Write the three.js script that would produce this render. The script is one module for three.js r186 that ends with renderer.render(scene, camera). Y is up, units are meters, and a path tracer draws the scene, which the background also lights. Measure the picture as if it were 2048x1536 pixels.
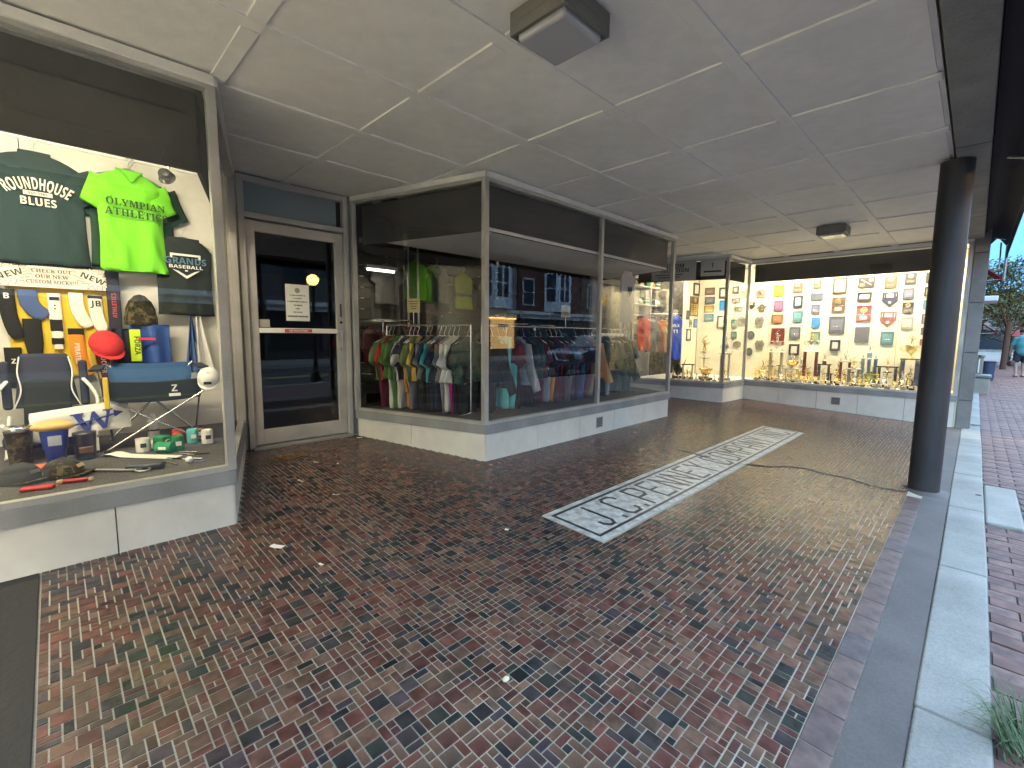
import * as THREE from 'three';
import { mergeGeometries } from 'three/addons/utils/BufferGeometryUtils.js';
import { RoundedBoxGeometry } from 'three/addons/geometries/RoundedBoxGeometry.js';
import { FontLoader } from 'three/addons/loaders/FontLoader.js';
import { TextGeometry } from 'three/addons/geometries/TextGeometry.js';
import { MarchingCubes } from 'three/addons/objects/MarchingCubes.js';
import { RectAreaLightUniformsLib } from 'three/addons/lights/RectAreaLightUniformsLib.js';

// ---------------------------------------------------------------- camera, sky, sun, exposure
const scene = new THREE.Scene();
const C = (r, g, b) => new THREE.Color().setRGB(r, g, b);
const RAD = Math.PI / 180;
const camera = new THREE.PerspectiveCamera(79.874, 4 / 3, 0.05, 400);
camera.position.set(0, 1.35, 0);
camera.rotation.order = 'YXZ';
camera.rotation.set(-6.097 * RAD, 45.18 * RAD, 0.49 * RAD);
const renderer = new THREE.WebGLRenderer({ antialias: true });
renderer.toneMapping = THREE.LinearToneMapping;
renderer.toneMappingExposure = 5.0;
renderer.shadowMap.enabled = true;
{ // blue-hour sky: pale near the horizon, deeper overhead
  const W = 128, H = 64, d = new Float32Array(W * H * 4);
  for (let j = 0; j < H; j++) {
    const e = Math.max(0, Math.sin(((j + 0.5) / H - 0.5) * Math.PI)), t = Math.pow(e, 0.55);
    for (let i = 0; i < W; i++) {
      const k = (j * W + i) * 4;
      d[k] = 0.075 + (0.065 - 0.075) * t; d[k + 1] = 0.21 + (0.18 - 0.21) * t; d[k + 2] = 0.40 + (0.37 - 0.40) * t; d[k + 3] = 1;
    }
  }
  const sky = new THREE.DataTexture(d, W, H, THREE.RGBAFormat, THREE.FloatType);
  sky.mapping = THREE.EquirectangularReflectionMapping; sky.magFilter = THREE.LinearFilter; sky.needsUpdate = true;
  scene.background = sky; scene.environment = sky;
}
const sun = new THREE.DirectionalLight(C(0.60, 0.80, 1.0), 3.0);   // the broad glow of the dusk sky over the street
sun.position.set(4, 24, -3); sun.castShadow = true; sun.shadow.radius = 280;
Object.assign(sun.shadow.camera, { left: -30, right: 30, top: 30, bottom: -30, near: 1, far: 90 });
sun.shadow.mapSize.set(2048, 2048); scene.add(sun);
RectAreaLightUniformsLib.init();

// ---------------------------------------------------------------- helpers
let seed_ = 12345;
const rnd = () => { seed_ = (seed_ + 0x6D2B79F5) | 0; let t = Math.imul(seed_ ^ (seed_ >>> 15), 1 | seed_); t = (t + Math.imul(t ^ (t >>> 7), 61 | t)) ^ t; return ((t ^ (t >>> 14)) >>> 0) / 4294967296; };
const rr = (a, b) => a + (b - a) * rnd();
const pick = a => a[Math.floor(rnd() * a.length)];
const V = (x, y, z) => new THREE.Vector3(x, y, z);
const used = {};
const numbered = n => { if (!(n in used)) { used[n] = 0; return n; } used[n]++; return n + '_' + String(used[n]).padStart(3, '0'); };
const ORD = ['first', 'second', 'third', 'fourth', 'fifth', 'sixth', 'seventh', 'eighth', 'ninth', 'tenth', 'eleventh', 'twelfth', 'thirteenth', 'fourteenth', 'fifteenth', 'sixteenth', 'seventeenth', 'eighteenth', 'nineteenth', 'twentieth', 'twenty-first', 'twenty-second', 'twenty-third', 'twenty-fourth', 'twenty-fifth', 'twenty-sixth', 'twenty-seventh', 'twenty-eighth', 'twenty-ninth', 'thirtieth', 'thirty-first', 'thirty-second'];
function boxUV(g) {
  const p = g.attributes.position, n = g.attributes.normal, uv = new Float32Array(p.count * 2);
  for (let i = 0; i < p.count; i++) {
    const a = Math.abs(n.getX(i)), b = Math.abs(n.getY(i)), c = Math.abs(n.getZ(i));
    let u, v;
    if (b >= a && b >= c) { u = p.getX(i); v = p.getZ(i); } else if (a >= c) { u = p.getZ(i); v = p.getY(i); } else { u = p.getX(i); v = p.getY(i); }
    uv[i * 2] = u; uv[i * 2 + 1] = v;
  }
  g.setAttribute('uv', new THREE.BufferAttribute(uv, 2)); return g;
}
function flat(g) { const h = g.index ? g.toNonIndexed() : g; for (const k of Object.keys(h.attributes)) if (!['position', 'normal', 'uv'].includes(k)) h.deleteAttribute(k); if (!h.attributes.uv) boxUV(h); return h; }
function merge(list) { return list.length === 1 ? list[0] : mergeGeometries(list.map(flat)); }
function mesh(name, geo, mat, parent, keepUV) {
  let g = Array.isArray(geo) ? merge(geo) : geo;
  if (!keepUV && (mat.map || mat.bumpMap || mat.roughnessMap) && !g.userData.boxed) { boxUV(g); g.userData.boxed = true; }
  const m = new THREE.Mesh(g, mat); m.castShadow = m.receiveShadow = true;
  m.name = parent && parent !== scene ? name : numbered(name);
  (parent || scene).add(m); return m;
}
function tag(o, label, category, group) { o.userData.label = label; o.userData.category = category; if (group) o.userData.group = group; return o; }
function thing(name, label, category, pos = [0, 0, 0], turn = 0, group) {
  const o = new THREE.Group(); o.name = numbered(name); o.position.set(...pos); o.rotation.y = turn; scene.add(o); return tag(o, label, category, group);
}
function struct(o) { o.userData.kind = 'structure'; return o; }
const bx = (w, h, d, x = 0, y = 0, z = 0) => new THREE.BoxGeometry(w, h, d).translate(x, y, z);
const rb = (w, h, d, r, x = 0, y = 0, z = 0) => new RoundedBoxGeometry(w, h, d, 1, Math.min(r, w / 2.01, h / 2.01, d / 2.01)).translate(x, y, z);
const rb2 = (w, h, d, r, x = 0, y = 0, z = 0) => new RoundedBoxGeometry(w, h, d, 3, Math.min(r, w / 2.01, h / 2.01, d / 2.01)).translate(x, y, z);
const cy = (r1, r2, h, s, x = 0, y = 0, z = 0) => new THREE.CylinderGeometry(r1, r2, h, s).translate(x, y, z);
const sp = (r, x = 0, y = 0, z = 0, s = 12) => new THREE.SphereGeometry(r, s, Math.max(6, s * 0.7 | 0)).translate(x, y, z);
const lathe = (prof, s = 20) => new THREE.LatheGeometry(prof.map(([r, y]) => new THREE.Vector2(r, y)), s);
function tube(pts, r, s = 6, n) { const c = new THREE.CatmullRomCurve3(pts.map(p => V(...p))); return new THREE.TubeGeometry(c, n || pts.length * 4, r, s, false); }
function rod(a, b, r, s = 8) { const A = V(...a), B = V(...b), d = B.clone().sub(A), g = new THREE.CylinderGeometry(r, r, d.length(), s); g.applyQuaternion(new THREE.Quaternion().setFromUnitVectors(V(0, 1, 0), d.normalize())); g.translate((a[0] + b[0]) / 2, (a[1] + b[1]) / 2, (a[2] + b[2]) / 2); return g; }
function poly(points, depth, bevel = 0) { // extruded outline in x-y, thickness along z (0..depth)
  const s = new THREE.Shape(points.map(([x, y]) => new THREE.Vector2(x, y)));
  return new THREE.ExtrudeGeometry(s, { depth, bevelEnabled: bevel > 0, bevelSize: bevel, bevelThickness: bevel, bevelSegments: 1, curveSegments: 8 });
}
function loft(rings, caps = true) { // rings of equal length, closed loops
  const n = rings[0].length, pos = [], idx = [], uv = [];
  rings.forEach((r, j) => r.forEach((p, i) => { pos.push(p.x, p.y, p.z); uv.push(i / n, j / rings.length); }));
  for (let j = 0; j < rings.length - 1; j++) for (let i = 0; i < n; i++) { const a = j * n + i, b = j * n + (i + 1) % n, c = a + n, d = b + n; idx.push(a, b, d, a, d, c); }
  if (caps) for (const [j, f] of [[0, 1], [rings.length - 1, 0]]) {
    const c = rings[j].reduce((s, p) => s.add(p), V(0, 0, 0)).multiplyScalar(1 / n), k = pos.length / 3; pos.push(c.x, c.y, c.z); uv.push(0.5, 0.5);
    for (let i = 0; i < n; i++) { const a = j * n + i, b = j * n + (i + 1) % n; f ? idx.push(k, b, a) : idx.push(k, a, b); }
  }
  const g = new THREE.BufferGeometry(); g.setAttribute('position', new THREE.Float32BufferAttribute(pos, 3)); g.setAttribute('uv', new THREE.Float32BufferAttribute(uv, 2)); g.setIndex(idx); g.computeVertexNormals(); return g;
}
const sgn = (v, e) => Math.sign(v) * Math.pow(Math.abs(v), e);
// plan segment a->b ([x,z]); outward normal is (-dz, dx)
function slab(a, b, y0, y1, th, off = 0, trim = 0) {
  const dx = b[0] - a[0], dz = b[1] - a[1], L = Math.hypot(dx, dz), nx = -dz / L, nz = dx / L;
  return new THREE.BoxGeometry(L - trim * 2, y1 - y0, th).rotateY(-Math.atan2(dz, dx)).translate((a[0] + b[0]) / 2 + nx * off, (y0 + y1) / 2, (a[1] + b[1]) / 2 + nz * off);
}
function pane(a, b, y0, y1, off = 0, trim = 0) {
  const dx = b[0] - a[0], dz = b[1] - a[1], L = Math.hypot(dx, dz), nx = -dz / L, nz = dx / L;
  return new THREE.PlaneGeometry(L - trim * 2, y1 - y0).rotateY(-Math.atan2(dz, dx)).translate((a[0] + b[0]) / 2 + nx * off, (y0 + y1) / 2, (a[1] + b[1]) / 2 + nz * off);
}
const lerp2 = (a, b, t) => [a[0] + (b[0] - a[0]) * t, a[1] + (b[1] - a[1]) * t];
const FL = x => -0.042 * x;      // the arcade floor falls towards the street

// value noise for textures
function hash2(x, y, s) { let h = Math.imul(x, 374761393) ^ Math.imul(y, 668265263) ^ Math.imul(s, 2147483647); h = Math.imul(h ^ (h >>> 13), 1274126177); return ((h ^ (h >>> 16)) >>> 0) / 4294967296; }
function vnoise(x, y, s, per) { const xi = Math.floor(x), yi = Math.floor(y), f = x - xi, g = y - yi, u = f * f * (3 - 2 * f), v = g * g * (3 - 2 * g), w = k => ((k % per) + per) % per; const a = hash2(w(xi), w(yi), s), b = hash2(w(xi + 1), w(yi), s), c = hash2(w(xi), w(yi + 1), s), d = hash2(w(xi + 1), w(yi + 1), s); return a + (b - a) * u + (c - a) * v + (a - b - c + d) * u * v; }
function noiseTex(size, repeatM, f, srgb = true) { // f(x,y in 0..1, fbm) -> [r,g,b] 0..1
  const d = new Uint8Array(size * size * 4);
  for (let j = 0; j < size; j++) for (let i = 0; i < size; i++) {
    const x = i / size, y = j / size, c = f(x, y), k = (j * size + i) * 4;
    for (let q = 0; q < 3; q++) d[k + q] = Math.max(0, Math.min(255, c[q] * 255)); d[k + 3] = 255;
  }
  const t = new THREE.DataTexture(d, size, size); t.wrapS = t.wrapT = THREE.RepeatWrapping; t.magFilter = THREE.LinearFilter; t.minFilter = THREE.LinearMipmapLinearFilter; t.generateMipmaps = true;
  if (srgb) t.colorSpace = THREE.SRGBColorSpace; t.repeat.set(1 / repeatM, 1 / repeatM); t.needsUpdate = true; return t;
}
const fbm = (x, y, s, base, oct = 4) => { let a = 0, w = 0.5, p = base, tot = 0; for (let o = 0; o < oct; o++) { a += w * vnoise(x * p, y * p, s + o, p); tot += w; w *= 0.55; p *= 2; } return a / tot; };
const T = {
  concrete: noiseTex(256, 1.3, (x, y) => { const n = fbm(x, y, 3, 4, 5), m = hash2(x * 256 | 0, y * 256 | 0, 9); const v = 0.80 + (n - 0.5) * 0.28 + (m - 0.5) * 0.10; return [v, v * 0.995, v * 0.975]; }),
  paint: noiseTex(256, 1.9, (x, y) => { const n = fbm(x, y, 21, 3, 5), m = fbm(x, y, 41, 24, 3); const v = 0.93 + (n - 0.5) * 0.09 + (m - 0.5) * 0.06; return [v, v * 0.995, v * 0.985]; }),
  grain: noiseTex(256, 0.35, (x, y) => { const n = fbm(x, y, 55, 16, 4); const v = 0.5 + (n - 0.5) * 0.9; return [v, v, v]; }, false),
  metalwear: noiseTex(256, 0.9, (x, y) => { const n = fbm(x, y, 71, 4, 5), s = hash2(x * 256 | 0, y * 256 | 0, 2); const v = 0.88 + (n - 0.5) * 0.22 + (s - 0.5) * 0.05; return [v, v, v]; }),
  tile: noiseTex(256, 0.25, (x, y) => { const n = fbm(x, y, 83, 6, 5), s = hash2(x * 256 | 0, y * 256 | 0, 12); const v = 0.84 + (n - 0.5) * 0.6 + (s - 0.5) * 0.16; return [v, v, v]; }),
  brickfar: noiseTex(256, 1.6, (x, y) => { const n = fbm(x, y, 91, 24, 3), v = 0.82 + (n - 0.5) * 0.5; return [v, v * 0.97, v * 0.95]; }),
  asphalt: noiseTex(256, 1.1, (x, y) => { const s = hash2(x * 256 | 0, y * 256 | 0, 31), n = fbm(x, y, 33, 4, 4), v = 0.8 + (s - 0.5) * 0.35 + (n - 0.5) * 0.3; return [v, v, v]; }),
  camo: noiseTex(256, 0.22, (x, y) => { const a = fbm(x, y, 101, 5, 4), b = fbm(x, y, 131, 7, 4); const c = a > 0.58 ? [0.20, 0.17, 0.11] : b > 0.55 ? [0.42, 0.38, 0.27] : b < 0.42 ? [0.12, 0.12, 0.08] : [0.31, 0.29, 0.18]; return c; }),
};
function mat(c, rough = 0.6, o = {}) { return new THREE.MeshStandardMaterial({ color: c.isColor ? c : C(...c), roughness: rough, ...o }); }
const fabCache = {};
function fabric(c, rough = 0.9) { const k = c.join() + rough; return fabCache[k] || (fabCache[k] = mat(c, rough)); }
const M = {
  cream: mat([0.80, 0.775, 0.705], 0.42, { map: T.paint, bumpMap: T.grain, bumpScale: 0.0006 }),
  creamEdge: mat([0.10, 0.09, 0.08], 0.8),
  sill: mat([0.33, 0.335, 0.33], 0.5, { map: T.metalwear }),
  alum: mat([0.58, 0.57, 0.53], 0.42, { map: T.metalwear, metalness: 0.35 }),
  jamb: mat([0.54, 0.52, 0.48], 0.55, { map: T.metalwear }),
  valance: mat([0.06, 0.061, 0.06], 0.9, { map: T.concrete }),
  soffit: mat([0.72, 0.72, 0.70], 0.8, { map: T.paint }),
  ceil: mat([0.82, 0.81, 0.79], 0.75, { map: T.paint, bumpMap: T.grain, bumpScale: 0.0012 }),
  batten: mat([0.82, 0.81, 0.79], 0.7, { map: T.paint }),
  beam: mat([0.30, 0.30, 0.29], 0.8, { map: T.concrete, bumpMap: T.grain, bumpScale: 0.002 }),
  pillar: mat([0.045, 0.040, 0.040], 0.6, { map: T.metalwear, bumpMap: T.grain, bumpScale: 0.0006 }),
  grout: mat([0.50, 0.47, 0.40], 0.9, { map: T.concrete }),
  kerb: mat([0.34, 0.345, 0.337], 0.85, { map: T.concrete, bumpMap: T.grain, bumpScale: 0.003 }),
  border: mat([0.135, 0.12, 0.122], 0.75, { map: T.concrete }),
  whiteWall: mat([0.74, 0.73, 0.67], 0.8, { map: T.paint }),
  creamWall: mat([0.78, 0.74, 0.58], 0.8, { map: T.paint }),
  dark: mat([0.03, 0.03, 0.03], 0.8),
  black: mat([0.012, 0.012, 0.013], 0.6),
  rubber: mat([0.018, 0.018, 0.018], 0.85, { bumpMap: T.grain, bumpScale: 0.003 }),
  carpet: mat([0.13, 0.125, 0.12], 0.95, { map: T.asphalt }),
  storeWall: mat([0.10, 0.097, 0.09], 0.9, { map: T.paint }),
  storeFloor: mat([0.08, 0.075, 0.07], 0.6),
  glass: new THREE.MeshPhysicalMaterial({ color: 0xffffff, transmission: 1, roughness: 0.0, thickness: 0, ior: 1.62 }),
  frosted: mat([0.21, 0.27, 0.27], 0.35),
  chrome: mat([0.75, 0.75, 0.74], 0.22, { metalness: 1 }),
  steel: mat([0.5, 0.5, 0.5], 0.35, { metalness: 1 }),
  gold: mat([0.85, 0.62, 0.22], 0.25, { metalness: 1 }),
  gold2: mat([0.72, 0.55, 0.20], 0.35, { metalness: 1 }),
  silver: mat([0.80, 0.79, 0.75], 0.25, { metalness: 1 }),
  marble: mat([0.62, 0.60, 0.56], 0.3, { map: T.concrete }),
  blackGloss: mat([0.015, 0.015, 0.016], 0.2),
  white: mat([0.78, 0.77, 0.73], 0.6),
  paper: mat([0.75, 0.75, 0.70], 0.8),
  wood: mat([0.16, 0.09, 0.05], 0.5, { map: T.metalwear }),
  tubeOn: mat([1, 1, 1], 0.5, { emissive: C(1.0, 0.97, 0.82), emissiveIntensity: 6 }),
};
const font = await new FontLoader().loadAsync('fonts/droid/droid_sans_bold.typeface.json');
const serif = await new FontLoader().loadAsync('fonts/droid/droid_serif_bold.typeface.json');
function text(str, size, depth = 0.002, fnt = font, sx = 1) { const g = new TextGeometry(str, { font: fnt, size, depth, curveSegments: 3, bevelEnabled: false }); g.computeBoundingBox(); const b = g.boundingBox; g.translate(-(b.min.x + b.max.x) / 2, -(b.min.y + b.max.y) / 2, 0); g.scale(sx, 1, 1); return g; }

// ---------------------------------------------------------------- plan of the arcade (metres; street towards +x, along the street towards -z)
const XF = -3.24, CE = 2.815, XD = -4.955;
const cornerL = [XF, -0.736], innerL = [-4.86, -1.22];
const c0 = [XF, -2.87], c1 = [XF, -6.565], in0 = [-4.86, -2.385], in1 = [-4.86, -7.05];
const cornerR = [XF, -8.70], innerR = [-4.86, -8.215];
const ZF = -9.64, XP = -0.15;
// ---------------------------------------------------------------- arcade floor: mosaic of small clay tiles in pale grout
const slope = Math.atan(0.042);
function onFloor(o) { o.rotation.z = -slope; return o; }         // child space: x across, z along, y up from the sloping floor
const floor = struct(mesh('arcade_floor', [bx(4.90, 0.1, 12.6, -2.505, -0.0515, -3.35)], M.grout)); onFloor(floor); floor.userData.label = undefined; delete floor.userData.label;
const SIGN = { x0: -2.055, x1: -1.55, z0: -2.35, z1: -7.11 };
{
  const m = 0.0305, X1 = -0.313, X0 = X1 - 152 * m, Z0 = 0.13, Z1 = ZF, nx = Math.floor((X1 - X0) / m), nz = Math.floor((Z0 - Z1) / m);
  const free = new Uint8Array(nx * nz);
  const lineX = (a, b, x) => a[1] + (b[1] - a[1]) * (x - a[0]) / (b[0] - a[0]);
  for (let i = 0; i < nx; i++) for (let j = 0; j < nz; j++) {
    const x = X0 + (i + 0.5) * m, z = Z0 - (j + 0.5) * m; let ok = 1;
    if (x < XF - 0.005) {
      ok = 0;
      if (z < lineX(cornerL, innerL, x) - 0.02 && z > lineX(c0, in0, x) + 0.02) ok = 1;
      if (z < lineX(c1, in1, x) - 0.02 && z > lineX(cornerR, innerR, x) + 0.02) ok = 1;
    }
    if (x > SIGN.x0 - 0.01 && x < SIGN.x1 + 0.01 && z < SIGN.z0 + 0.01 && z > SIGN.z1 - 0.01) ok = 0;
    free[j * nx + i] = ok;
  }
  const pal = [[0.135, 0.055, 0.045], [0.155, 0.066, 0.05], [0.125, 0.062, 0.05], [0.14, 0.085, 0.06], [0.16, 0.094, 0.066], [0.11, 0.05, 0.044], [0.175, 0.10, 0.074], [0.135, 0.092, 0.07], [0.045, 0.042, 0.045], [0.03, 0.033, 0.036], [0.055, 0.047, 0.05], [0.040, 0.045, 0.040], [0.075, 0.055, 0.06], [0.105, 0.075, 0.062]];
  const tiles = [], big = [];
  const order = Uint32Array.from({ length: nx * nz }, (_, i) => i); for (let i = order.length - 1; i > 0; i--) { const k = Math.floor(rnd() * (i + 1)), q = order[i]; order[i] = order[k]; order[k] = q; }
  for (const pass of [0, 1, 2]) for (const cell of order) {
    if (!free[cell]) continue;
    const i = cell % nx, j = (cell - i) / nx;
    const can = (w, h) => { for (let a = 0; a < w; a++) for (let b = 0; b < h; b++) if (i + a >= nx || j + b >= nz || !free[(j + b) * nx + i + a]) return false; return true; };
    let w = 1, h = 1;
    if (pass === 0) { if (rnd() > 0.2 || !can(2, 2)) continue; w = h = 2; }
    else if (pass === 1) { const first = rnd() < 0.5; if (can(first ? 2 : 1, first ? 1 : 2)) { w = first ? 2 : 1; h = first ? 1 : 2; } else if (can(first ? 1 : 2, first ? 2 : 1)) { w = first ? 1 : 2; h = first ? 2 : 1; } else continue; if (rnd() < 0.12) { w = 1; h = 1; } }
    for (let a = 0; a < w; a++) for (let b = 0; b < h; b++) free[(j + b) * nx + i + a] = 0;
    const cx = X0 + (i + w / 2) * m, cz = Z0 - (j + h / 2) * m;
    const clump = fbm(cx * 0.21 + 3, cz * 0.21 + 7, 5, 9, 3);
    const dark = rnd() < 0.27 + (clump - 0.5) * 0.6;
    const p = dark ? 8 + Math.floor(rnd() * 6) : Math.floor(rnd() * 8);
    tiles.push({ cx, cz, w, h, p, d: Math.hypot(cx, cz, 1.35) });
  }
  const yaw = camera.rotation.y, seen = t => { const f = -t.cx * Math.sin(yaw) - t.cz * Math.cos(yaw), s = t.cx * Math.cos(yaw) - t.cz * Math.sin(yaw); return f > 0.95 && Math.abs(s) < f * 1.05; };
  const near = tiles.filter(seen).sort((a, b) => a.d - b.d).slice(0, 300), nearSet = new Set(near);
  const tileGeo = (w, h, gap = 0.0046, top = 0.0016, bev = 0.0012) => {
    const X = w * m / 2 - gap / 2, Z = h * m / 2 - gap / 2, x = X - bev, z = Z - bev, lo = -0.002, hi = top;
    const p = [[-X, lo, -Z], [X, lo, -Z], [X, lo, Z], [-X, lo, Z], [-x, hi, -z], [x, hi, -z], [x, hi, z], [-x, hi, z]];
    const q = [[4, 7, 6, 5], [0, 4, 5, 1], [1, 5, 6, 2], [2, 6, 7, 3], [3, 7, 4, 0]], pos = [], uv = [];
    for (const f of q) for (const k of [0, 1, 2, 0, 2, 3]) { pos.push(...p[f[k]]); uv.push(p[f[k]][0], p[f[k]][2]); }
    const g = new THREE.BufferGeometry(); g.setAttribute('position', new THREE.Float32BufferAttribute(pos, 3)); g.setAttribute('uv', new THREE.Float32BufferAttribute(uv, 2)); g.computeVertexNormals(); g.userData.boxed = true; return g;
  };
  const shapes = { 22: tileGeo(2, 2), 21: tileGeo(2, 1), 12: tileGeo(1, 2), 11: tileGeo(1, 1) };
  const mats = pal.map((c, i) => mat(c, i > 7 ? 0.28 : 0.33, { map: T.tile, bumpMap: T.grain, bumpScale: 0.0004 }));
  const tilt = () => (rnd() - 0.5) * 0.022;
  for (const t of near) { const o = mesh('tile', shapes[t.w * 10 + t.h], mats[t.p], floor); o.position.set(t.cx, 0, t.cz); o.rotation.set(tilt(), 0, tilt()); }
  const P = [], N = [], Cc = [], U = [], mx = new THREE.Matrix4(), e = new THREE.Euler(), v = V(0, 0, 0), nm = V(0, 0, 0), q = new THREE.Quaternion();
  for (const t of tiles) {
    if (nearSet.has(t)) continue;
    e.set(tilt(), 0, tilt()); q.setFromEuler(e); mx.compose(V(t.cx, 0, t.cz), q, V(1, 1, 1));
    const g = shapes[t.w * 10 + t.h], a = g.attributes.position, b = g.attributes.normal, c = pal[t.p], k = rr(0.75, 1.25), uo = rnd() * 5;
    for (let i = 0; i < a.count; i++) { v.fromBufferAttribute(a, i).applyMatrix4(mx); nm.fromBufferAttribute(b, i).applyQuaternion(q); P.push(v.x, v.y, v.z); N.push(nm.x, nm.y, nm.z); Cc.push(c[0] * k, c[1] * k, c[2] * k); U.push(v.x + uo, v.z); }
  }
  const g = new THREE.BufferGeometry(); g.setAttribute('position', new THREE.Float32BufferAttribute(P, 3)); g.setAttribute('normal', new THREE.Float32BufferAttribute(N, 3)); g.setAttribute('color', new THREE.Float32BufferAttribute(Cc, 3)); g.setAttribute('uv', new THREE.Float32BufferAttribute(U, 2)); g.userData.boxed = true;
  const rest = mesh('tile_field', g, mat([1, 1, 1], 0.27, { vertexColors: true, map: T.tile, bumpMap: T.grain, bumpScale: 0.0004 }), floor); rest.userData.kind = 'stuff';
  // border course of larger setts along the street edge
  const bm = [mat([0.12, 0.08, 0.078], 0.5, { map: T.tile }), mat([0.10, 0.082, 0.088], 0.5, { map: T.tile }), mat([0.14, 0.095, 0.088], 0.5, { map: T.tile })];
  const bg = rb(0.096, 0.02, 0.196, 0.003, 0, -0.0075, 0);
  for (let k = 0; k < 60; k++) for (const [x, o] of [[-0.264, 0]]) { const z = 0.02 - o - k * 0.2; if (z < ZF + 0.1 || Math.hypot(x + 0.22, z + 5.37) < 0.2) continue; mesh('border_brick', bg, pick(bm), floor).position.set(x, rr(-0.001, 0.001), z); }
  mesh('edge_strip', bx(0.158, 0.02, 12.4, -0.1345, -0.0075, -3.4), M.border, floor);
  // crack that runs from the column across the sign
  const pts = [[-2.30, -4.80], [-2.12, -4.84], [-1.95, -4.80], [-1.75, -4.77], [-1.67, -4.75], [-1.52, -4.90], [-1.38, -4.97], [-1.24, -5.14], [-1.10, -5.22], [-0.92, -5.19], [-0.75, -5.21], [-0.58, -5.14], [-0.40, -5.16], [-0.33, -5.20]];
  const cp = [], ci = [];
  const curve = new THREE.CatmullRomCurve3(pts.map(p => V(p[0], 0, p[1])));
  for (let i = 0; i <= 90; i++) { const p = curve.getPoint(i / 90), w = (0.010 + 0.018 * vnoise(i * 0.35, 1, 77, 999)) * Math.min(1, i / 8, (90 - i) / 4 + 0.3) * (i > 18 && i < 34 ? 0.35 : 1), jz = (rnd() - 0.5) * 0.012; cp.push(p.x + w * 0.3, 0.0048, p.z + jz + w, p.x - w * 0.3, 0.0048, p.z + jz - w); if (i) { const a = (i - 1) * 2; ci.push(a, a + 2, a + 1, a + 1, a + 2, a + 3); } }
  const cg = new THREE.BufferGeometry(); cg.setAttribute('position', new THREE.Float32BufferAttribute(cp, 3)); cg.setIndex(ci); cg.computeVertexNormals();
  mesh('floor_crack', cg, M.dark, floor);
}
{ // the company sign set into the floor
  const w = SIGN.x1 - SIGN.x0, l = SIGN.z0 - SIGN.z1, xc = (SIGN.x0 + SIGN.x1) / 2, zc = (SIGN.z0 + SIGN.z1) / 2;
  const t = thing('floor_sign', 'long white mosaic nameplate with black letters set in the tile floor', 'sign', [0, 0, 0]); onFloor(t);
  const wm = mat([0.60, 0.60, 0.56], 0.35, { map: T.tile, bumpMap: T.grain, bumpScale: 0.0005 }), km = mat([0.035, 0.036, 0.04], 0.35, { map: T.tile });
  mesh('white_field', bx(w, 0.0045, l, xc, 0.0005, zc), wm, t);
  const i0 = 0.045, bw = 0.022, y = 0.0037, th = 0.002;
  for (const [a, b, c, d] of [[w - 2 * i0, bw, 0, l / 2 - i0 - bw / 2], [w - 2 * i0, bw, 0, -l / 2 + i0 + bw / 2], [bw, l - 2 * i0 - 2 * bw, -w / 2 + i0 + bw / 2, 0], [bw, l - 2 * i0 - 2 * bw, w / 2 - i0 - bw / 2, 0]]) mesh('border_line', bx(a, th, b, xc + c, y, zc + d), km, t);
  const k = 0.25, S = { // strokes on a 1 x 2 cell, chamfered block capitals
    J: [[[0.75, 2], [0.75, k + 0.05], [0.55, 0], [0.25, 0], [0.02, k], [0.02, 0.45]]], C: [[[1, 1.6], [1, 1.75], [0.8, 2], [0.2, 2], [0, 1.75], [0, 0.25], [0.2, 0], [0.8, 0], [1, 0.25], [1, 0.42]]],
    P: [[[0, 0], [0, 2], [0.75, 2], [1, 1.75], [1, 1.15], [0.75, 0.9], [0, 0.9]]], E: [[[1, 2], [0, 2], [0, 0], [1, 0]], [[0, 1.05], [0.72, 1.05]]], N: [[[0, 0], [0, 2], [1, 0], [1, 2]]], Y: [[[0, 2], [0.5, 1.05], [1, 2]], [[0.5, 1.05], [0.5, 0]]],
    O: [[[0.2, 0], [0, 0.25], [0, 1.75], [0.2, 2], [0.8, 2], [1, 1.75], [1, 0.25], [0.8, 0], [0.2, 0]]], M: [[[0, 0], [0, 2], [0.5, 0.9], [1, 2], [1, 0]]], A: [[[0, 0], [0, 1.55], [0.3, 2], [0.7, 2], [1, 1.55], [1, 0]], [[0, 0.75], [1, 0.75]]], I: [[[0, 0], [0, 2]]], '.': [[[0, 0], [0.001, 0.14]]] };
  const H = 0.30, W = 0.14, str = 'J.C.PENNEY COMPANY INC', sw = 0.025;
  const adv = ch => ch === ' ' ? 0.13 : ch === '.' ? 0.085 : ch === 'I' ? 0.10 : W + 0.085;
  let tot = 0; for (const ch of str) tot += adv(ch);
  let cur = -tot / 2 + 0.05; const fit = (l - 0.34) / tot;
  for (const ch of str) {
    if (S[ch]) {
      const gs = [];
      for (const line of S[ch]) for (let i = 0; i + 1 < line.length; i++) { // map glyph x -> along -z, glyph y -> towards -x
        const P = q => [xc + H / 2 - q[1] / 2 * H, zc - (cur + q[0] * W) * fit], a = P(line[i]), b = P(line[i + 1]), dx = b[0] - a[0], dz = b[1] - a[1], L = Math.hypot(dx, dz);
        gs.push(new THREE.BoxGeometry(L + sw * 0.85, th, sw).rotateY(-Math.atan2(dz, dx)).translate((a[0] + b[0]) / 2, y + 0.00002 * i, (a[1] + b[1]) / 2));
      }
      mesh('letter', gs, km, t);
    }
    cur += adv(ch);
  }
}
{ const t = tag(onFloor(mesh('added_black_sheet', rb(2.3, 0.008, 1.6, 0.004, -2.07, 0.0052, 0.935), M.rubber)), 'flat black sheet added over the tiles below the left window', 'mat'); }  // invented flat black sheet for a dark strip of floor, mat in shape only

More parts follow.
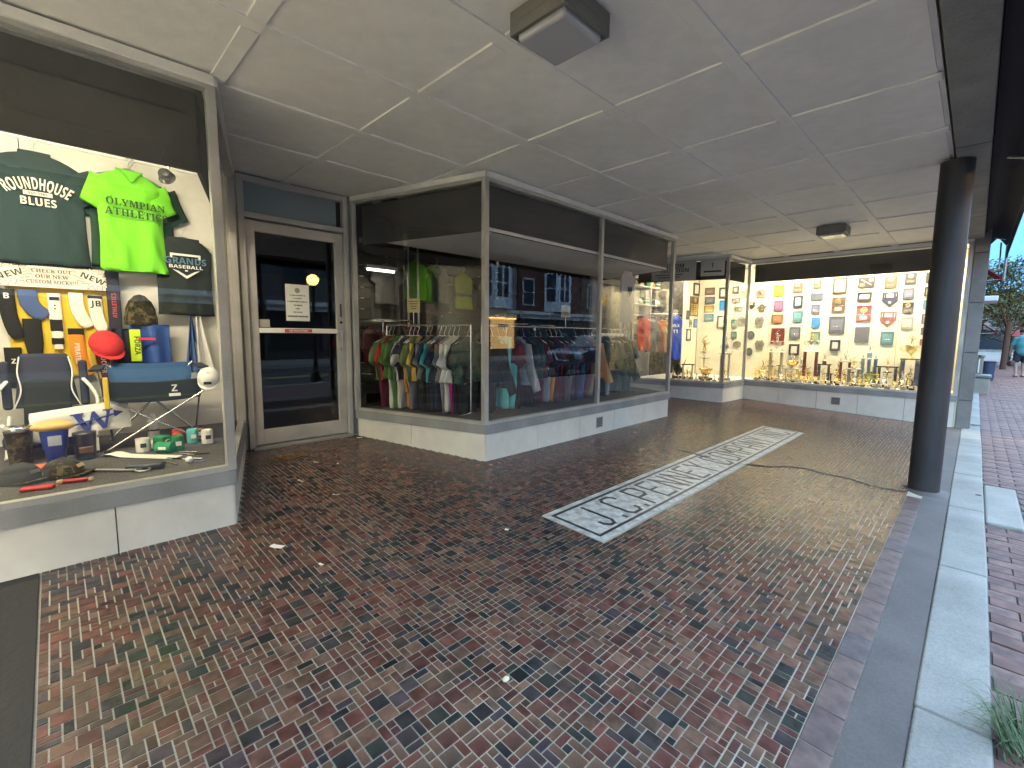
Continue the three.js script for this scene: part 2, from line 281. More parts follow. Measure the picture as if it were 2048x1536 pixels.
// ---------------------------------------------------------------- ceiling of panels and battens
{
  const ceiling = struct(mesh('arcade_ceiling', bx(4.72, 0.08, 12.6, -2.61, CE + 0.062, -3.35), M.ceil));
  const xs = [-0.25, -1.04, -1.805, -2.57, -3.33, -4.09, -4.95], zs = [2.9, 2.04, 1.10, 0.16, -0.78, -1.72, -2.70, -3.65, -4.58, -5.47, -6.43, -7.40, -8.36, -9.62], bw = 0.085;
  for (let i = 0; i + 1 < xs.length; i++) for (let j = 0; j + 1 < zs.length; j++) { const w = xs[i] - xs[i + 1] - 0.05, l = zs[j] - zs[j + 1] - 0.05; const p = mesh('ceiling_panel', bx(w, 0.01, l, (xs[i] + xs[i + 1]) / 2, CE + 0.018, (zs[j] + zs[j + 1]) / 2), M.ceil, ceiling); p.rotation.set(0, 0, 0); p.position.y = rr(-0.002, 0.002); }
  for (let i = 1; i + 1 < xs.length; i++) mesh('batten', rb(bw, 0.014, 12.5, 0.003, xs[i], CE + 0.008, -3.36), M.batten, ceiling);
  for (let j = 1; j + 1 < zs.length; j++) for (let i = 0; i + 1 < xs.length; i++) { const a = xs[i] - (i ? bw / 2 : 0.002), b = xs[i + 1] + (i + 2 < xs.length ? bw / 2 : 0.002); mesh('batten', rb(a - b - 0.004, 0.014, bw, 0.003, (a + b) / 2, CE + 0.008 + rr(-0.001, 0.001), zs[j]), M.batten, ceiling); }
  const beam = mesh('edge_beam', [rb(0.20, 0.36, 13.2, 0.01, -0.135, CE + 0.165, -3.75)], M.beam); tag(beam, 'grey concrete beam along the street edge of the arcade ceiling', 'beam');
  for (const z of [-2.2, -5.0, -7.9]) mesh('joint', bx(0.202, 0.002, 0.008, -0.135, CE - 0.0157, z), M.dark, beam);
  const up = mesh('added_upper_storey', [bx(14, 2.2, 16.4, -7.03, 4.3, -3.9)], mat([0.22, 0.11, 0.085], 0.9, { map: T.brickfar })); tag(up, 'unseen brick storey above the arcade, added to block the sky', 'building');  // unseen mass put in to shade the arcade, kept low for street light
}
function ceilingLight(z, label) {
  const t = thing('ceiling_light', label, 'light fixture', [-1.46, CE, z], 0, 'square fixtures on the arcade ceiling');
  mesh('housing', [rb(0.325, 0.055, 0.325, 0.004, 0, -0.028, 0), rb(0.325, 0.05, 0.02, 0.003, 0, -0.08, 0.152), rb(0.325, 0.05, 0.02, 0.003, 0, -0.08, -0.152), rb(0.02, 0.05, 0.283, 0.003, 0.152, -0.08, 0), rb(0.02, 0.05, 0.283, 0.003, -0.152, -0.08, 0)], mat([0.17, 0.165, 0.14], 0.45, { map: T.metalwear }), t);
  mesh('lens', rb2(0.278, 0.075, 0.278, 0.02, 0, -0.094, 0), mat([0.34, 0.34, 0.36], 0.25), t);
}
ceilingLight(-1.74, 'unlit square ceiling fixture nearest the camera, above the tile floor');
ceilingLight(-7.46, 'unlit square ceiling fixture near the trophy window');

// ---------------------------------------------------------------- column, kerb, pavement, road
{
  const t = thing('column', 'round dark steel column between arcade floor and beam', 'column', [-0.225, 0.0, -5.37]);
  mesh('shaft', cy(0.108, 0.108, CE - 0.02, 40, 0, (CE - 0.02) / 2 + 0.004, 0), M.pillar, t);
  mesh('mortar_patch', (() => { const g = lathe([[0.10, 0.03], [0.125, 0.022], [0.17, 0.012], [0.21, 0.0]], 22), p = g.attributes.position; for (let i = 0; i < p.count; i++) { const k = 1 + (vnoise(p.getX(i) * 14 + 5, p.getZ(i) * 14 + 5, 8, 99) - 0.5) * 0.5; if (Math.hypot(p.getX(i), p.getZ(i)) > 0.12) { p.setX(i, p.getX(i) * k); p.setZ(i, p.getZ(i) * k); } } g.computeVertexNormals(); return g; })(), M.border, t);
}
{
  let z = 1.6; const kerb = struct(mesh('kerb', bx(0.20, 0.12, 12.2, 0.045, -0.068, -4.5), M.kerb));
  const L = [1.9, 1.85, 1.5, 1.38, 1.30, 1.75, 1.85];
  for (const l of L) { const g = rb2(0.205, 0.09, l - 0.008, 0.012, 0.048, -0.031, z - l / 2), p = g.attributes.position; for (let i = 0; i < p.count; i++) p.setX(i, p.getX(i) + (vnoise(p.getZ(i) * 9 + 50, p.getX(i) * 7 + 20, 5, 99) - 0.5) * 0.012); mesh('kerb_stone', g, M.kerb, kerb); z -= l; }
  mesh('kerb_run', bx(0.205, 0.09, 28, 0.048, -0.033, -24.2), M.kerb, kerb);
  mesh('kerb_slab', rb2(0.205, 0.06, 1.23, 0.02, 0.256, -0.02, -5.40), M.kerb, kerb);
  mesh('bolt_hole', cy(0.02, 0.02, 0.002, 10, 0.12, 0.0152, -5.55).scale(1, 1, 1), M.dark, kerb);
}
{
  const PY = x => -0.012 - 0.03 * (x - 0.15);
  const side = struct(mesh('pavement', bx(3.3, 0.1, 64, 0, 0, 0), mat([0.10, 0.085, 0.08], 0.95))); side.position.set(1.80, PY(1.8) - 0.056, -28); side.rotation.z = -Math.atan(0.03);
  const cols = [[0.155, 0.085, 0.076], [0.18, 0.10, 0.088], [0.14, 0.08, 0.078], [0.17, 0.105, 0.095], [0.13, 0.076, 0.074], [0.195, 0.115, 0.10]].map(c => mat(c, 0.75, { map: T.tile, bumpMap: T.grain, bumpScale: 0.002 }));
  const g = rb(0.204, 0.03, 0.098, 0.006), far = [];
  let n = 0;
  const list = [];
  for (let j = 0; j < 420; j++) for (let i = 0; i < 15; i++) {
    const z = 1.4 - j * 0.104, x = 0.262 + i * 0.21 - (j % 2 ? 0.105 : 0); if (x < 0.15 || x > 3.3) continue;
    if (x < 0.47 && z < -4.74 && z > -6.06) continue;
    const s = (x + 0.0) / -z; list.push({ x, z, vis: z < -1.6 && s < 0.075 + 0.0, d: -z });
  }
  list.sort((a, b) => (b.vis - a.vis) || a.d - b.d);
  for (const p of list) {
    const y = PY(p.x) - 0.013 + rr(-0.0025, 0.0025), rx = rr(-0.012, 0.012), rz = -Math.atan(0.03) + rr(-0.012, 0.012);
    if (p.vis && n < 300) { const o = mesh('paver', g, pick(cols), scene); scene.remove(o); side.add(o); o.name = 'paver'; delete used.paver; const q = V(p.x, y, p.z); side.updateMatrixWorld(); side.worldToLocal(q); o.position.copy(q); o.rotation.set(rx, rr(-0.01, 0.01), rz + Math.atan(0.03)); n++; }
    else far.push(p.d < 16 ? bx(0.204, 0.03, 0.098).rotateX(rx).rotateZ(rz).translate(p.x, y, p.z) : bx(0.204, 0.03, 0.098).rotateZ(rz).translate(p.x, y, p.z));
  }
  const f = mesh('paver_field', far, mat([0.17, 0.095, 0.088], 0.75, { map: T.brickfar }), scene); scene.remove(f); side.attach(f); f.userData.kind = 'stuff'; f.name = 'paver_field';
  const road = struct(mesh('road', bx(9.0, 0.1, 110, 8.1, -0.33, -35), mat([0.05, 0.05, 0.052], 0.85, { map: T.asphalt })));
  mesh('centre_line', [bx(0.1, 0.004, 100, 7.9, -0.278, -35), bx(0.1, 0.004, 100, 8.15, -0.278, -35)], mat([0.6, 0.45, 0.08], 0.8), road);
  for (let k = 0; k < 8; k++) mesh('parking_line', bx(1.9, 0.004, 0.1, 4.65, -0.278, -6.2 - k * 6.4), mat([0.6, 0.6, 0.58], 0.8), road);
  struct(mesh('street_kerb', [rb(0.18, 0.26, 70, 0.02, 3.51, -0.22, -30), rb(0.18, 0.26, 70, 0.02, 12.69, -0.22, -30)], M.kerb));
  struct(mesh('far_pavement', bx(4.4, 0.1, 110, 14.98, -0.165, -35), mat([0.26, 0.25, 0.235], 0.85, { map: T.concrete })));
  struct(mesh('ground', bx(400, 0.1, 400, 0, -0.75, 0), mat([0.12, 0.12, 0.10], 0.95, { map: T.asphalt })));
}

// ---------------------------------------------------------------- shop windows
function bayWindow(t, pts, o) {
  const hB = 0.402, hS = 0.49;
  for (let i = 0; i + 1 < pts.length; i++) {
    const a = pts[i], b = pts[i + 1], n = o.panels[i];
    const cuts = Array.isArray(n) ? n : Array.from({ length: n + 1 }, (_, k) => k / n);
    mesh('plinth_core', slab(a, b, -0.02, hB - 0.005, 0.02, -0.022, 0.012), M.creamEdge, t);
    for (let k = 0; k + 1 < cuts.length; k++) { const p = lerp2(a, b, cuts[k]), q = lerp2(a, b, cuts[k + 1]), g = slab(p, q, -0.02, hB, 0.02, 0, 0.003); const m = mesh('base_panel', g, o.base || M.cream, t); }
    mesh('sill', slab(a, b, hB + 0.0005, hS, 0.15, -0.05, -0.012), M.sill, t);
    mesh('bottom_rail', slab(a, b, hS + 0.0005, 0.522, 0.05, -0.012, 0.02), M.alum, t);
    mesh('top_rail', slab(a, b, CE - 0.075, CE - 0.0005, 0.055, -0.012, 0.02), M.alum, t);
    mesh('head_trim', slab(a, b, CE - 0.05, CE - 0.0008, 0.02, 0.027, -0.012), M.batten, t);
    const ms = o.mull[i] || [], stops = [0, ...ms, 1];
    for (let k = 0; k + 1 < stops.length; k++) mesh('glass_pane', pane(lerp2(a, b, stops[k]), lerp2(a, b, stops[k + 1]), 0.522, CE - 0.075, -0.012, 0.024), M.glass, t);
    for (const s of ms) { const p = lerp2(a, b, s - 0.006), q = lerp2(a, b, s + 0.006); mesh('mullion', slab(p, q, 0.522, CE - 0.075, 0.045, -0.012), M.alum, t); }
    if (o.val) mesh('valance', slab(a, b, o.val, CE - 0.08, 0.02, -0.085, 0.06), M.valance, t);
  }
  for (const p of pts) mesh('post', rb(0.052, CE - hS - 0.002, 0.052, 0.004, p[0] + (o.postIn || -0.012), (CE + hS) / 2, p[1]), M.alum, t);
}
const winL = thing('display_window', 'lit shop window of sportswear left of the door, pale panel base', 'shop window');
bayWindow(winL, [[XF, 1.33], cornerL, innerL], { panels: [[0, 0.364, 0.726, 1], 2], mull: [[0.3], []], val: 2.29 });
mesh('display_floor', poly([[-3.27, 2.58], [-3.27, -0.74], [-4.95, -1.22], [-5.0, 2.58]].map(([x, z]) => [x, -z]), 0.03).rotateX(-Math.PI / 2).translate(0, 0.475, 0), M.carpet, winL);
for (let k = 0; k < 3; k++) mesh('back_wall_panel', bx(0.02, 2.25, 1.235, -5.0, 1.62, 1.95 - k * 1.24), M.whiteWall, winL);
mesh('wall_cap', bx(0.03, 0.02, 3.75, -4.985, 2.742, 0.71), M.white, winL);
mesh('end_wall', bx(1.7, 2.3, 0.03, -4.13, 1.65, 2.56), M.whiteWall, winL);
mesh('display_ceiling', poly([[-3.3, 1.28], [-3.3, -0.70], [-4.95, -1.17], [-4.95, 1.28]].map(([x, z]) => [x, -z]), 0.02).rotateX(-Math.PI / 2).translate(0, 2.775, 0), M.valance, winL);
const addedWinN = thing('display_window', 'added lit window behind the camera, put in to brighten the near ceiling', 'shop window');  // invented window, added to light the near ceiling and window bases
bayWindow(addedWinN, [[XP, 1.3], [XF + 0.03, 1.3]], { panels: [5], mull: [[0.5]], val: 2.40, postIn: 0.0 });
mesh('display_floor', bx(3.05, 0.03, 0.8, -1.70, 0.49, 1.73), M.white, addedWinN);
mesh('back_wall', bx(3.1, 2.3, 0.03, -1.70, 1.63, 2.1), M.creamWall, addedWinN);
mesh('end_wall', [bx(0.03, 2.8, 0.9, XP + 0.015, 1.4, 1.73), bx(0.03, 2.3, 0.76, XF + 0.04, 1.64, 1.74)], M.creamWall, addedWinN);
mesh('display_ceiling', bx(3.1, 0.02, 0.74, -1.70, 2.79, 1.70), M.white, addedWinN);
const winC = thing('display_window', 'dim island shop window full of hanging clothes between the two doors', 'shop window');
bayWindow(winC, [in0, c0, c1, in1], { panels: [[0, 0.46, 1], 5, [0, 0.54, 1]], mull: [[], [0.5], []], val: 2.32 });
mesh('display_floor', poly([[-3.27, -2.9], [-3.27, -6.53], [-4.95, -7.02], [-4.95, -2.42]].map(([x, z]) => [x, -z]), 0.03).rotateX(-Math.PI / 2).translate(0, 0.475, 0), M.carpet, winC);
mesh('display_ceiling', poly([[-3.31, -2.95], [-3.31, -6.48], [-4.56, -6.86], [-4.56, -2.58]].map(([x, z]) => [x, -z]), 0.03).rotateX(-Math.PI / 2).translate(0, 2.325, 0), M.soffit, winC);
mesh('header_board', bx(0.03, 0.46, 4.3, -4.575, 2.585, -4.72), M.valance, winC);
const winR = thing('display_window', 'bright trophy window with plaques closing the far end of the arcade', 'shop window');
bayWindow(winR, [innerR, cornerR, [XF + 0.055, ZF], [XP, ZF]], { panels: [[0, 0.46, 1], 1, [0, 0.209, 0.41, 0.607, 0.808, 1], 1], mull: [[], [], [], []], val: 2.40, postIn: 0.0 });
mesh('display_floor', poly([[-3.27, -8.71], [-3.2, -9.66], [XP, -9.66], [XP, -10.39], [-4.95, -10.39], [-4.95, -8.21]].map(([x, z]) => [x, -z]), 0.03).rotateX(-Math.PI / 2).translate(0, 0.475, 0), M.white, winR);
{ const cuts = [-4.5, -3.72, -3.02, -2.33, -1.66, -0.98, XP]; for (let k = 0; k + 1 < cuts.length; k++) mesh('back_wall_panel', bx(cuts[k + 1] - cuts[k] - 0.006, 2.3, 0.02, (cuts[k] + cuts[k + 1]) / 2, 1.62, -10.41), M.creamWall, winR); }
mesh('side_wall', bx(0.02, 2.3, 0.72, -4.52, 1.62, -10.04), M.creamWall, winR);
mesh('display_ceiling', bx(4.4, 0.02, 0.72, -2.35, 2.79, -10.03), M.white, winR);
mesh('end_wall', bx(0.03, 2.8, 0.76, XP + 0.015, 1.4, -10.03), M.creamWall, winR);
// ventilation grilles in the bases
function grille(x, y, z, turn, label) { const t = thing('vent_grille', label, 'vent', [x, y, z], turn, 'small louvred vents in the window bases'); mesh('frame', [bx(0.13, 0.13, 0.006, 0, 0, 0.003)], M.sill, t); for (let k = 0; k < 5; k++) mesh('louvre', bx(0.11, 0.012, 0.006, 0, -0.045 + k * 0.0225, 0.008).rotateX(0.0), M.creamEdge, t); }
grille(XF + 0.0105, 0.28, -4.75, Math.PI / 2, 'small louvred vent in the base of the island clothes window');
grille(-1.65, 0.25, ZF + 0.0105, 0, 'small louvred vent in the base below the trophies');

// ---------------------------------------------------------------- doors
function shopDoor(z0, z1, label, full) {
  const t = thing('shop_door', label, 'door'), x = XD, yb = FL(XD), yt = 2.42, zc = (z0 + z1) / 2, w = z0 - z1;
  mesh('threshold', rb(0.14, 0.03, w + 0.06, 0.006, x + 0.03, yb + 0.006, zc), M.sill, t);
  mesh('frame_post', rb(0.11, CE - yb, 0.055, 0.006, x, (CE + yb) / 2, z0 + 0.028), M.jamb, t);
  mesh('frame_post', rb(0.11, CE - yb, 0.055, 0.006, x, (CE + yb) / 2, z1 - 0.028), M.jamb, t);
  mesh('wide_jamb', rb(0.06, CE - yb, 0.17, 0.006, x - 0.01, (CE + yb) / 2, z0 + 0.14), M.jamb, t);
  mesh('wide_jamb', rb(0.06, CE - yb, 0.10, 0.006, x - 0.01, (CE + yb) / 2, z1 - 0.106), M.jamb, t);
  mesh('transom_bar', rb(0.10, 0.05, w, 0.005, x, yt + 0.035, zc), M.jamb, t);
  mesh('head', rb(0.10, 0.06, w, 0.005, x, CE - 0.031, zc), M.jamb, t);
  mesh('transom_panel', bx(0.012, CE - yt - 0.12, w * 0.945, x - 0.015, (CE + yt) / 2, zc + w * 0.0275), M.frosted, t);
  mesh('transom_gap', bx(0.012, CE - yt - 0.12, w * 0.05, x - 0.02, (CE + yt) / 2, z1 + w * 0.026), M.black, t);
  const leaf = mesh('door_leaf', [rb(0.045, yt - yb - 0.03, 0.085, 0.006, x, (yt + yb) / 2 + 0.012, z0 - 0.045), rb(0.045, yt - yb - 0.03, 0.085, 0.006, x, (yt + yb) / 2 + 0.012, z1 + 0.045), rb(0.043, 0.10, w - 0.17, 0.006, x, yt - 0.055, zc), rb(0.043, 0.15, w - 0.17, 0.006, x, yb + 0.105, zc)], M.jamb, t);
  mesh('glass', new THREE.PlaneGeometry(w - 0.16, yt - yb - 0.26).rotateY(Math.PI / 2).translate(x, (yt + yb) / 2 + 0.02, zc), M.glass, leaf);
  mesh('push_bar', rb(0.02, 0.05, w - 0.17, 0.006, x + 0.012, 1.375, zc), M.white, leaf);
  if (full) {
    mesh('red_sticker', bx(0.003, 0.034, 0.27, x + 0.0245, 1.375, zc + 0.02), mat([0.55, 0.09, 0.08], 0.5), leaf);
    mesh('sticker_lettering', text('NO SOLICITING', 0.018, 0.001).rotateY(Math.PI / 2).translate(x + 0.0265, 1.375, zc + 0.02), M.white, leaf);
    mesh('lock', [cy(0.014, 0.014, 0.012, 16).rotateZ(Math.PI / 2).translate(x + 0.028, 1.47, z1 + 0.047)], M.black, leaf);
    mesh('lock_plate', rb(0.006, 0.14, 0.02, 0.002, x + 0.025, 1.60, z1 + 0.045), M.wood, leaf);
    mesh('pull_handle', [tube([[x + 0.02, 1.36, z1 + 0.06], [x + 0.065, 1.355, z1 + 0.06], [x + 0.07, 1.27, z1 + 0.058], [x + 0.065, 1.185, z1 + 0.056], [x + 0.02, 1.18, z1 + 0.056]], 0.009, 8, 20), rb(0.01, 0.03, 0.06, 0.003, x + 0.026, 1.37, z1 + 0.05)], M.steel, leaf);
  }
  return t;
}
shopDoor(-1.335, -2.29, 'pale metal shop door with dark glass, notice and push bar', true);
shopDoor(-7.15, -8.10, 'pale metal shop door hidden behind the island clothes window', false);
{ // opening hours sheet, its print too small to read
  const t = thing('paper_notice', 'white printed notice taped inside the door glass', 'notice', [XD + 0.004, 1.66, -1.80], Math.PI / 2);
  mesh('sheet', rb(0.235, 0.37, 0.002, 0.001), M.paper, t);
  mesh('emblem', cy(0.026, 0.026, 0.001, 20).rotateX(Math.PI / 2).translate(0, 0.125, 0.0015), mat([0.30, 0.32, 0.30], 0.8), t);
  for (const [y, w, h] of [[0.075, 0.15, 0.010], [0.045, 0.08, 0.010], [0.012, 0.2, 0.013], [-0.025, 0.075, 0.013], [-0.06, 0.045, 0.013], [-0.095, 0.09, 0.013], [-0.138, 0.205, 0.02]]) { const gs = []; for (let x = -w / 2; x < w / 2 - 0.004;) { const l = rr(0.004, 0.011); gs.push(bx(l, h * rr(0.6, 1), 0.001, x + l / 2, y, 0.0015)); x += l + rr(0.001, 0.005); } mesh('print_line', gs, M.dark, t); }
  const s = tag(mesh('door_sticker', rb(0.002, 0.075, 0.10, 0.001, XD + 0.004, 1.445, -1.475), mat([0.35, 0.34, 0.30], 0.6)), 'small pale sticker at lower left of the door glass above bar', 'sticker');
}

// ---------------------------------------------------------------- the shop interior behind
{
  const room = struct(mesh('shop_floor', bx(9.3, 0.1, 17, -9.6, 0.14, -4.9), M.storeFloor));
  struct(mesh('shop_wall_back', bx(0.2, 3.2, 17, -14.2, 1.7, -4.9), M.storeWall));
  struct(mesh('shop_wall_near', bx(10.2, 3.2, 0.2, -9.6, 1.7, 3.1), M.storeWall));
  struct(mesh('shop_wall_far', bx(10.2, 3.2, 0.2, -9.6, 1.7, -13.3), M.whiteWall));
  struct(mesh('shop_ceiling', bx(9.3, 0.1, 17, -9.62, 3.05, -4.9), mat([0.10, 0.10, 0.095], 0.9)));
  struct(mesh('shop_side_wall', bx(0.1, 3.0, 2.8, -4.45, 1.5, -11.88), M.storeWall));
  struct(mesh('arcade_end_wall', bx(3.4, 2.95, 0.2, -1.75, 1.4, 2.85), mat([0.35, 0.33, 0.30], 0.8, { map: T.concrete })));
}
function areaLight(w, h, pos, target, color, power) { const l = new THREE.RectAreaLight(color, power, w, h); l.position.set(...pos); l.lookAt(...target); scene.add(l); return l; }
function stripLight(label, x, y, z, len, alongZ, power, down, tubeMat, tint = 0xfff0c8) {
  const t = thing('fluorescent_light', label, 'light fixture', [x, y, z], alongZ ? Math.PI / 2 : 0);
  mesh('channel', rb(len, 0.05, 0.10, 0.006, 0, 0.03, 0), M.white, t);
  mesh('tube_lamp', cy(0.016, 0.016, len - 0.06, 10).rotateZ(Math.PI / 2).translate(0, -0.015, 0), tubeMat || M.tubeOn, t);
  if (power) areaLight(len - 0.06, 0.1, [x, y - 0.035, z], [x + down[0], y - 0.035 + down[1], z + down[2]], tint, power);
}
stripLight('fluorescent strip hidden behind the left window valance', -3.62, 2.70, 0.55, 2.3, true, 23, [-0.75, -1, 0]);
stripLight('fluorescent strip hidden behind the trophy window valance', -1.75, 2.72, -9.86, 2.8, false, 34, [0, -1, -0.28]);
stripLight('added fluorescent strip in the made up near end window, brightens the ceiling', -1.70, 2.72, 1.55, 2.8, false, 44, [0, -1, 0.28], undefined, 0xfff8ea);  // fill lamp of the added near end window, no seen source
stripLight('fluorescent strip over the left end of the trophy window', -3.95, 2.72, -9.40, 1.0, false, 20, [0, -1, -0.2]);
stripLight('fluorescent strip above the white merchandise shelves', -5.05, 2.93, -10.6, 1.6, true, 14, [-0.3, -1, 0]);
stripLight('bright fluorescent tube hanging deep inside the dim shop', -6.6, 2.34, -3.67, 0.52, true, 2.5, [0, -1, 0], mat([1, 1, 1], 0.5, { emissive: C(1.0, 0.97, 0.82), emissiveIntensity: 1.2 }));
// ---------------------------------------------------------------- the street: awning, neighbours, far side, vehicles
{ // scalloped awning along the street edge
  const t = thing('awning', 'dark scalloped fabric awning along the street edge above the kerb', 'awning');
  const am = fabric([0.035, 0.033, 0.036]), z0 = 2.4, z1 = -11.4;
  mesh('cover', loft([z0, z1].map(z => [[-0.03, 2.86], [-0.03, 3.35], [0.10, 3.40], [0.20, 3.22], [0.255, 2.93], [0.225, 2.90], [0.12, 3.05]].map(([x, y]) => V(x, y, z)))), am, t);
  const n = 92, dz = (z0 - z1) / n, sh = new THREE.Shape(); sh.moveTo(0, 0.16);
  for (let i = 0; i < n; i++) for (let k = 0; k <= 5; k++) { const a = k / 5; sh.lineTo((i + a) * dz, -Math.sin(a * Math.PI) * 0.055); }
  sh.lineTo(n * dz, 0.16);
  mesh('scalloped_valance', new THREE.ExtrudeGeometry(sh, { depth: 0.006, bevelEnabled: false }).rotateY(Math.PI / 2).translate(0.24, 2.745, z0), am, t);
  for (const z of [-2.5, -6.2, -10.9]) mesh('bracket', [rod([0.0, 3.0, z], [0.23, 2.93, z], 0.012)], M.steel, t);
  mesh('pull_hook', tube([[0.16, 2.95, -11.3], [0.16, 2.55, -11.3], [0.14, 2.50, -11.3], [0.11, 2.52, -11.3]], 0.012, 6, 16), M.steel, t);
  mesh('crank_rod', rod([0.24, 2.9, -11.36], [0.24, 2.32, -11.36], 0.02), M.steel, t);
}
{ // stone pier at the far end of the arcade
  const t = thing('stone_pier', 'grey coursed stone pier at the street end of the trophy window', 'pier', [0, 0, 0]);
  const pm = mat([0.34, 0.34, 0.33], 0.85, { map: T.concrete, bumpMap: T.grain, bumpScale: 0.003 });
  const ys = [-0.05, 0.43, 1.15, 1.88, 2.60, 3.2]; for (let i = 0; i + 1 < ys.length; i++) mesh('stone_block', rb(0.16, ys[i + 1] - ys[i] - 0.006, 0.84, 0.006, -0.045, (ys[i] + ys[i + 1]) / 2, -10.05), pm, t);
  mesh('light_trim', bx(0.05, 2.2, 0.012, -0.145, 1.62, -9.66), M.white, t);
}
function building(name, label, x0, x1, z0, z1, h, col, opt) { // x0..x1 deep, z0 > z1 along the street; street face on the side opt.face
  const t = thing(name, label, 'building'), m = mat(col, 0.9, { map: T.brickfar });
  mesh('wall', bx(Math.abs(x1 - x0), h, z0 - z1, (x0 + x1) / 2, h / 2 - 0.2, (z0 + z1) / 2), m, t); return t;
}
const winMat = mat([0.02, 0.025, 0.03], 0.12), trimBlue = mat([0.66, 0.72, 0.76], 0.6), trimWhite = mat([0.70, 0.70, 0.68], 0.6);
const litWin = mat([0.5, 0.35, 0.16], 0.6, { emissive: C(1.0, 0.60, 0.20), emissiveIntensity: 0.9 });
function sash(t, x, z, y0, y1, w, frame) { // a sash window on a wall that faces -x
  const g = mesh('window', [bx(0.08, 0.09, w + 0.12, x - 0.03, y1 + 0.045, z), bx(0.12, 0.07, w + 0.16, x - 0.04, y0 - 0.035, z), bx(0.08, y1 - y0, 0.07, x - 0.03, (y0 + y1) / 2, z + w / 2 + 0.025), bx(0.08, y1 - y0, 0.07, x - 0.03, (y0 + y1) / 2, z - w / 2 - 0.025), bx(0.06, 0.05, w, x - 0.025, (y0 + y1) / 2, z)], frame, t);
  mesh('pane', bx(0.02, y1 - y0, w, x - 0.01, (y0 + y1) / 2, z), winMat, g);
}
function bayOn(t, x, zc, w, y0, y1, frame) { // timber bay window on a wall that faces -x
  const d = 0.7, i = w * 0.25, P = [[x, zc + w / 2], [x - d, zc + w / 2 - i], [x - d, zc - w / 2 + i], [x, zc - w / 2]];
  const b = mesh('bay', [0, 1, 2].flatMap(k => [slab(P[k], P[k + 1], y0, y0 + 0.75, 0.08, 0, 0.01), slab(P[k], P[k + 1], y1 - 0.45, y1, 0.08, 0, 0.01), slab(P[k], lerp2(P[k], P[k + 1], 0.16), y0 + 0.75, y1 - 0.45, 0.09), slab(lerp2(P[k], P[k + 1], 0.84), P[k + 1], y0 + 0.75, y1 - 0.45, 0.09), slab(lerp2(P[k], P[k + 1], 0.1), lerp2(P[k], P[k + 1], 0.9), (y0 + y1) / 2 + 0.1, (y0 + y1) / 2 + 0.17, 0.07), ...(k === 1 ? [slab(lerp2(P[1], P[2], 0.46), lerp2(P[1], P[2], 0.54), y0 + 0.75, y1 - 0.45, 0.09)] : [])]), frame, t);
  for (let k = 0; k < 3; k++) mesh('pane', slab(P[k], P[k + 1], y0 + 0.76, y1 - 0.46, 0.02, -0.01, 0.02), winMat, b);
}
{ // the terrace across the street, mirrored in the window glass
  const X = 17, specs = [[-8, -17.9, [0.12, 0.12, 0.13], 'grey painted', M.dark], [-18, -23.75, [0.30, 0.32, 0.34], 'pale painted', trimBlue], [-23.9, -31.2, [0.16, 0.06, 0.05], 'dark red brick', trimBlue], [-31.4, -40, [0.22, 0.14, 0.10], 'brown brick', trimWhite], [-40.2, -52, [0.15, 0.08, 0.07], 'tall brick', trimWhite], [8, -7.8, [0.10, 0.07, 0.06], 'wide brick', M.dark]];
  specs.forEach(([z0, z1, c, w, tr], i) => {
    const t = building('terrace_house', w + ' shop house across the street with windows above the shopfront', X, X + 9, z0, z1, 9.4 + (i % 3) * 0.9, c), zc = (z0 + z1) / 2, wd = z0 - z1, lit = i === 1;
    mesh('cornice', [bx(0.45, 0.22, wd - 0.2, X - 0.2, 2.98, zc), bx(0.25, 0.3, wd - 0.3, X - 0.1, 2.72, zc)], trimWhite, t);
    mesh('roof_cornice', bx(0.7, 0.4, wd, X - 0.3, 9.0 + (i % 3) * 0.9, zc), trimWhite, t);
    const n = Math.max(2, Math.round(wd / 3)), sw = wd / n;
    for (let k = 0; k < n; k++) { const z = z0 - sw * (k + 0.5); const g = mesh('shop_front', [bx(0.1, 0.5, sw - 0.3, X - 0.06, 0.12, z), bx(0.1, 2.1, 0.12, X - 0.06, 1.4, z - sw / 2 + 0.2), bx(0.1, 2.1, 0.12, X - 0.06, 1.4, z + sw / 2 - 0.2), bx(0.1, 0.12, sw - 0.3, X - 0.06, 2.5, z)], lit ? M.wood : M.dark, t); mesh('lit_window', bx(0.03, 2.05, sw - 0.55, X - 0.03, 1.42, z), lit ? litWin : winMat, g); if (lit) { mesh('sign_board', rb(0.06, 0.22, 0.9, 0.02, X - 0.12, 2.0, z), M.dark, g); } }
    if (i === 1) { bayOn(t, X, -21.7, 3.1, 3.15, 6.3, tr); sash(t, X, -19.2, 3.5, 5.6, 1.0, tr); }
    else if (i === 2) { sash(t, X, -24.95, 3.6, 5.4, 1.1, trimWhite); bayOn(t, X, -28.3, 3.1, 3.15, 6.4, tr); }
    else for (let k = 0; k < n; k++) sash(t, X, z0 - sw * (k + 0.5), 3.7, 5.6, 1.1, tr);
    for (let k = 0; k < n; k++) sash(t, X, z0 - sw * (k + 0.5), 6.7, 8.3, 1.0, tr);
  });
  const l = thing('soffit_light', 'warm strip of light under the cornice of the pale shop house', 'light', [X - 0.3, 2.52, -20.8]);
  mesh('lamp_strip', bx(0.05, 0.04, 5.2), mat([1, 0.8, 0.4], 0.5, { emissive: C(1, 0.66, 0.22), emissiveIntensity: 5 }), l);
  areaLight(5.2, 0.2, [X - 0.35, 2.45, -20.8], [X - 1.4, 0, -20.8], 0xffb25a, 3);
}
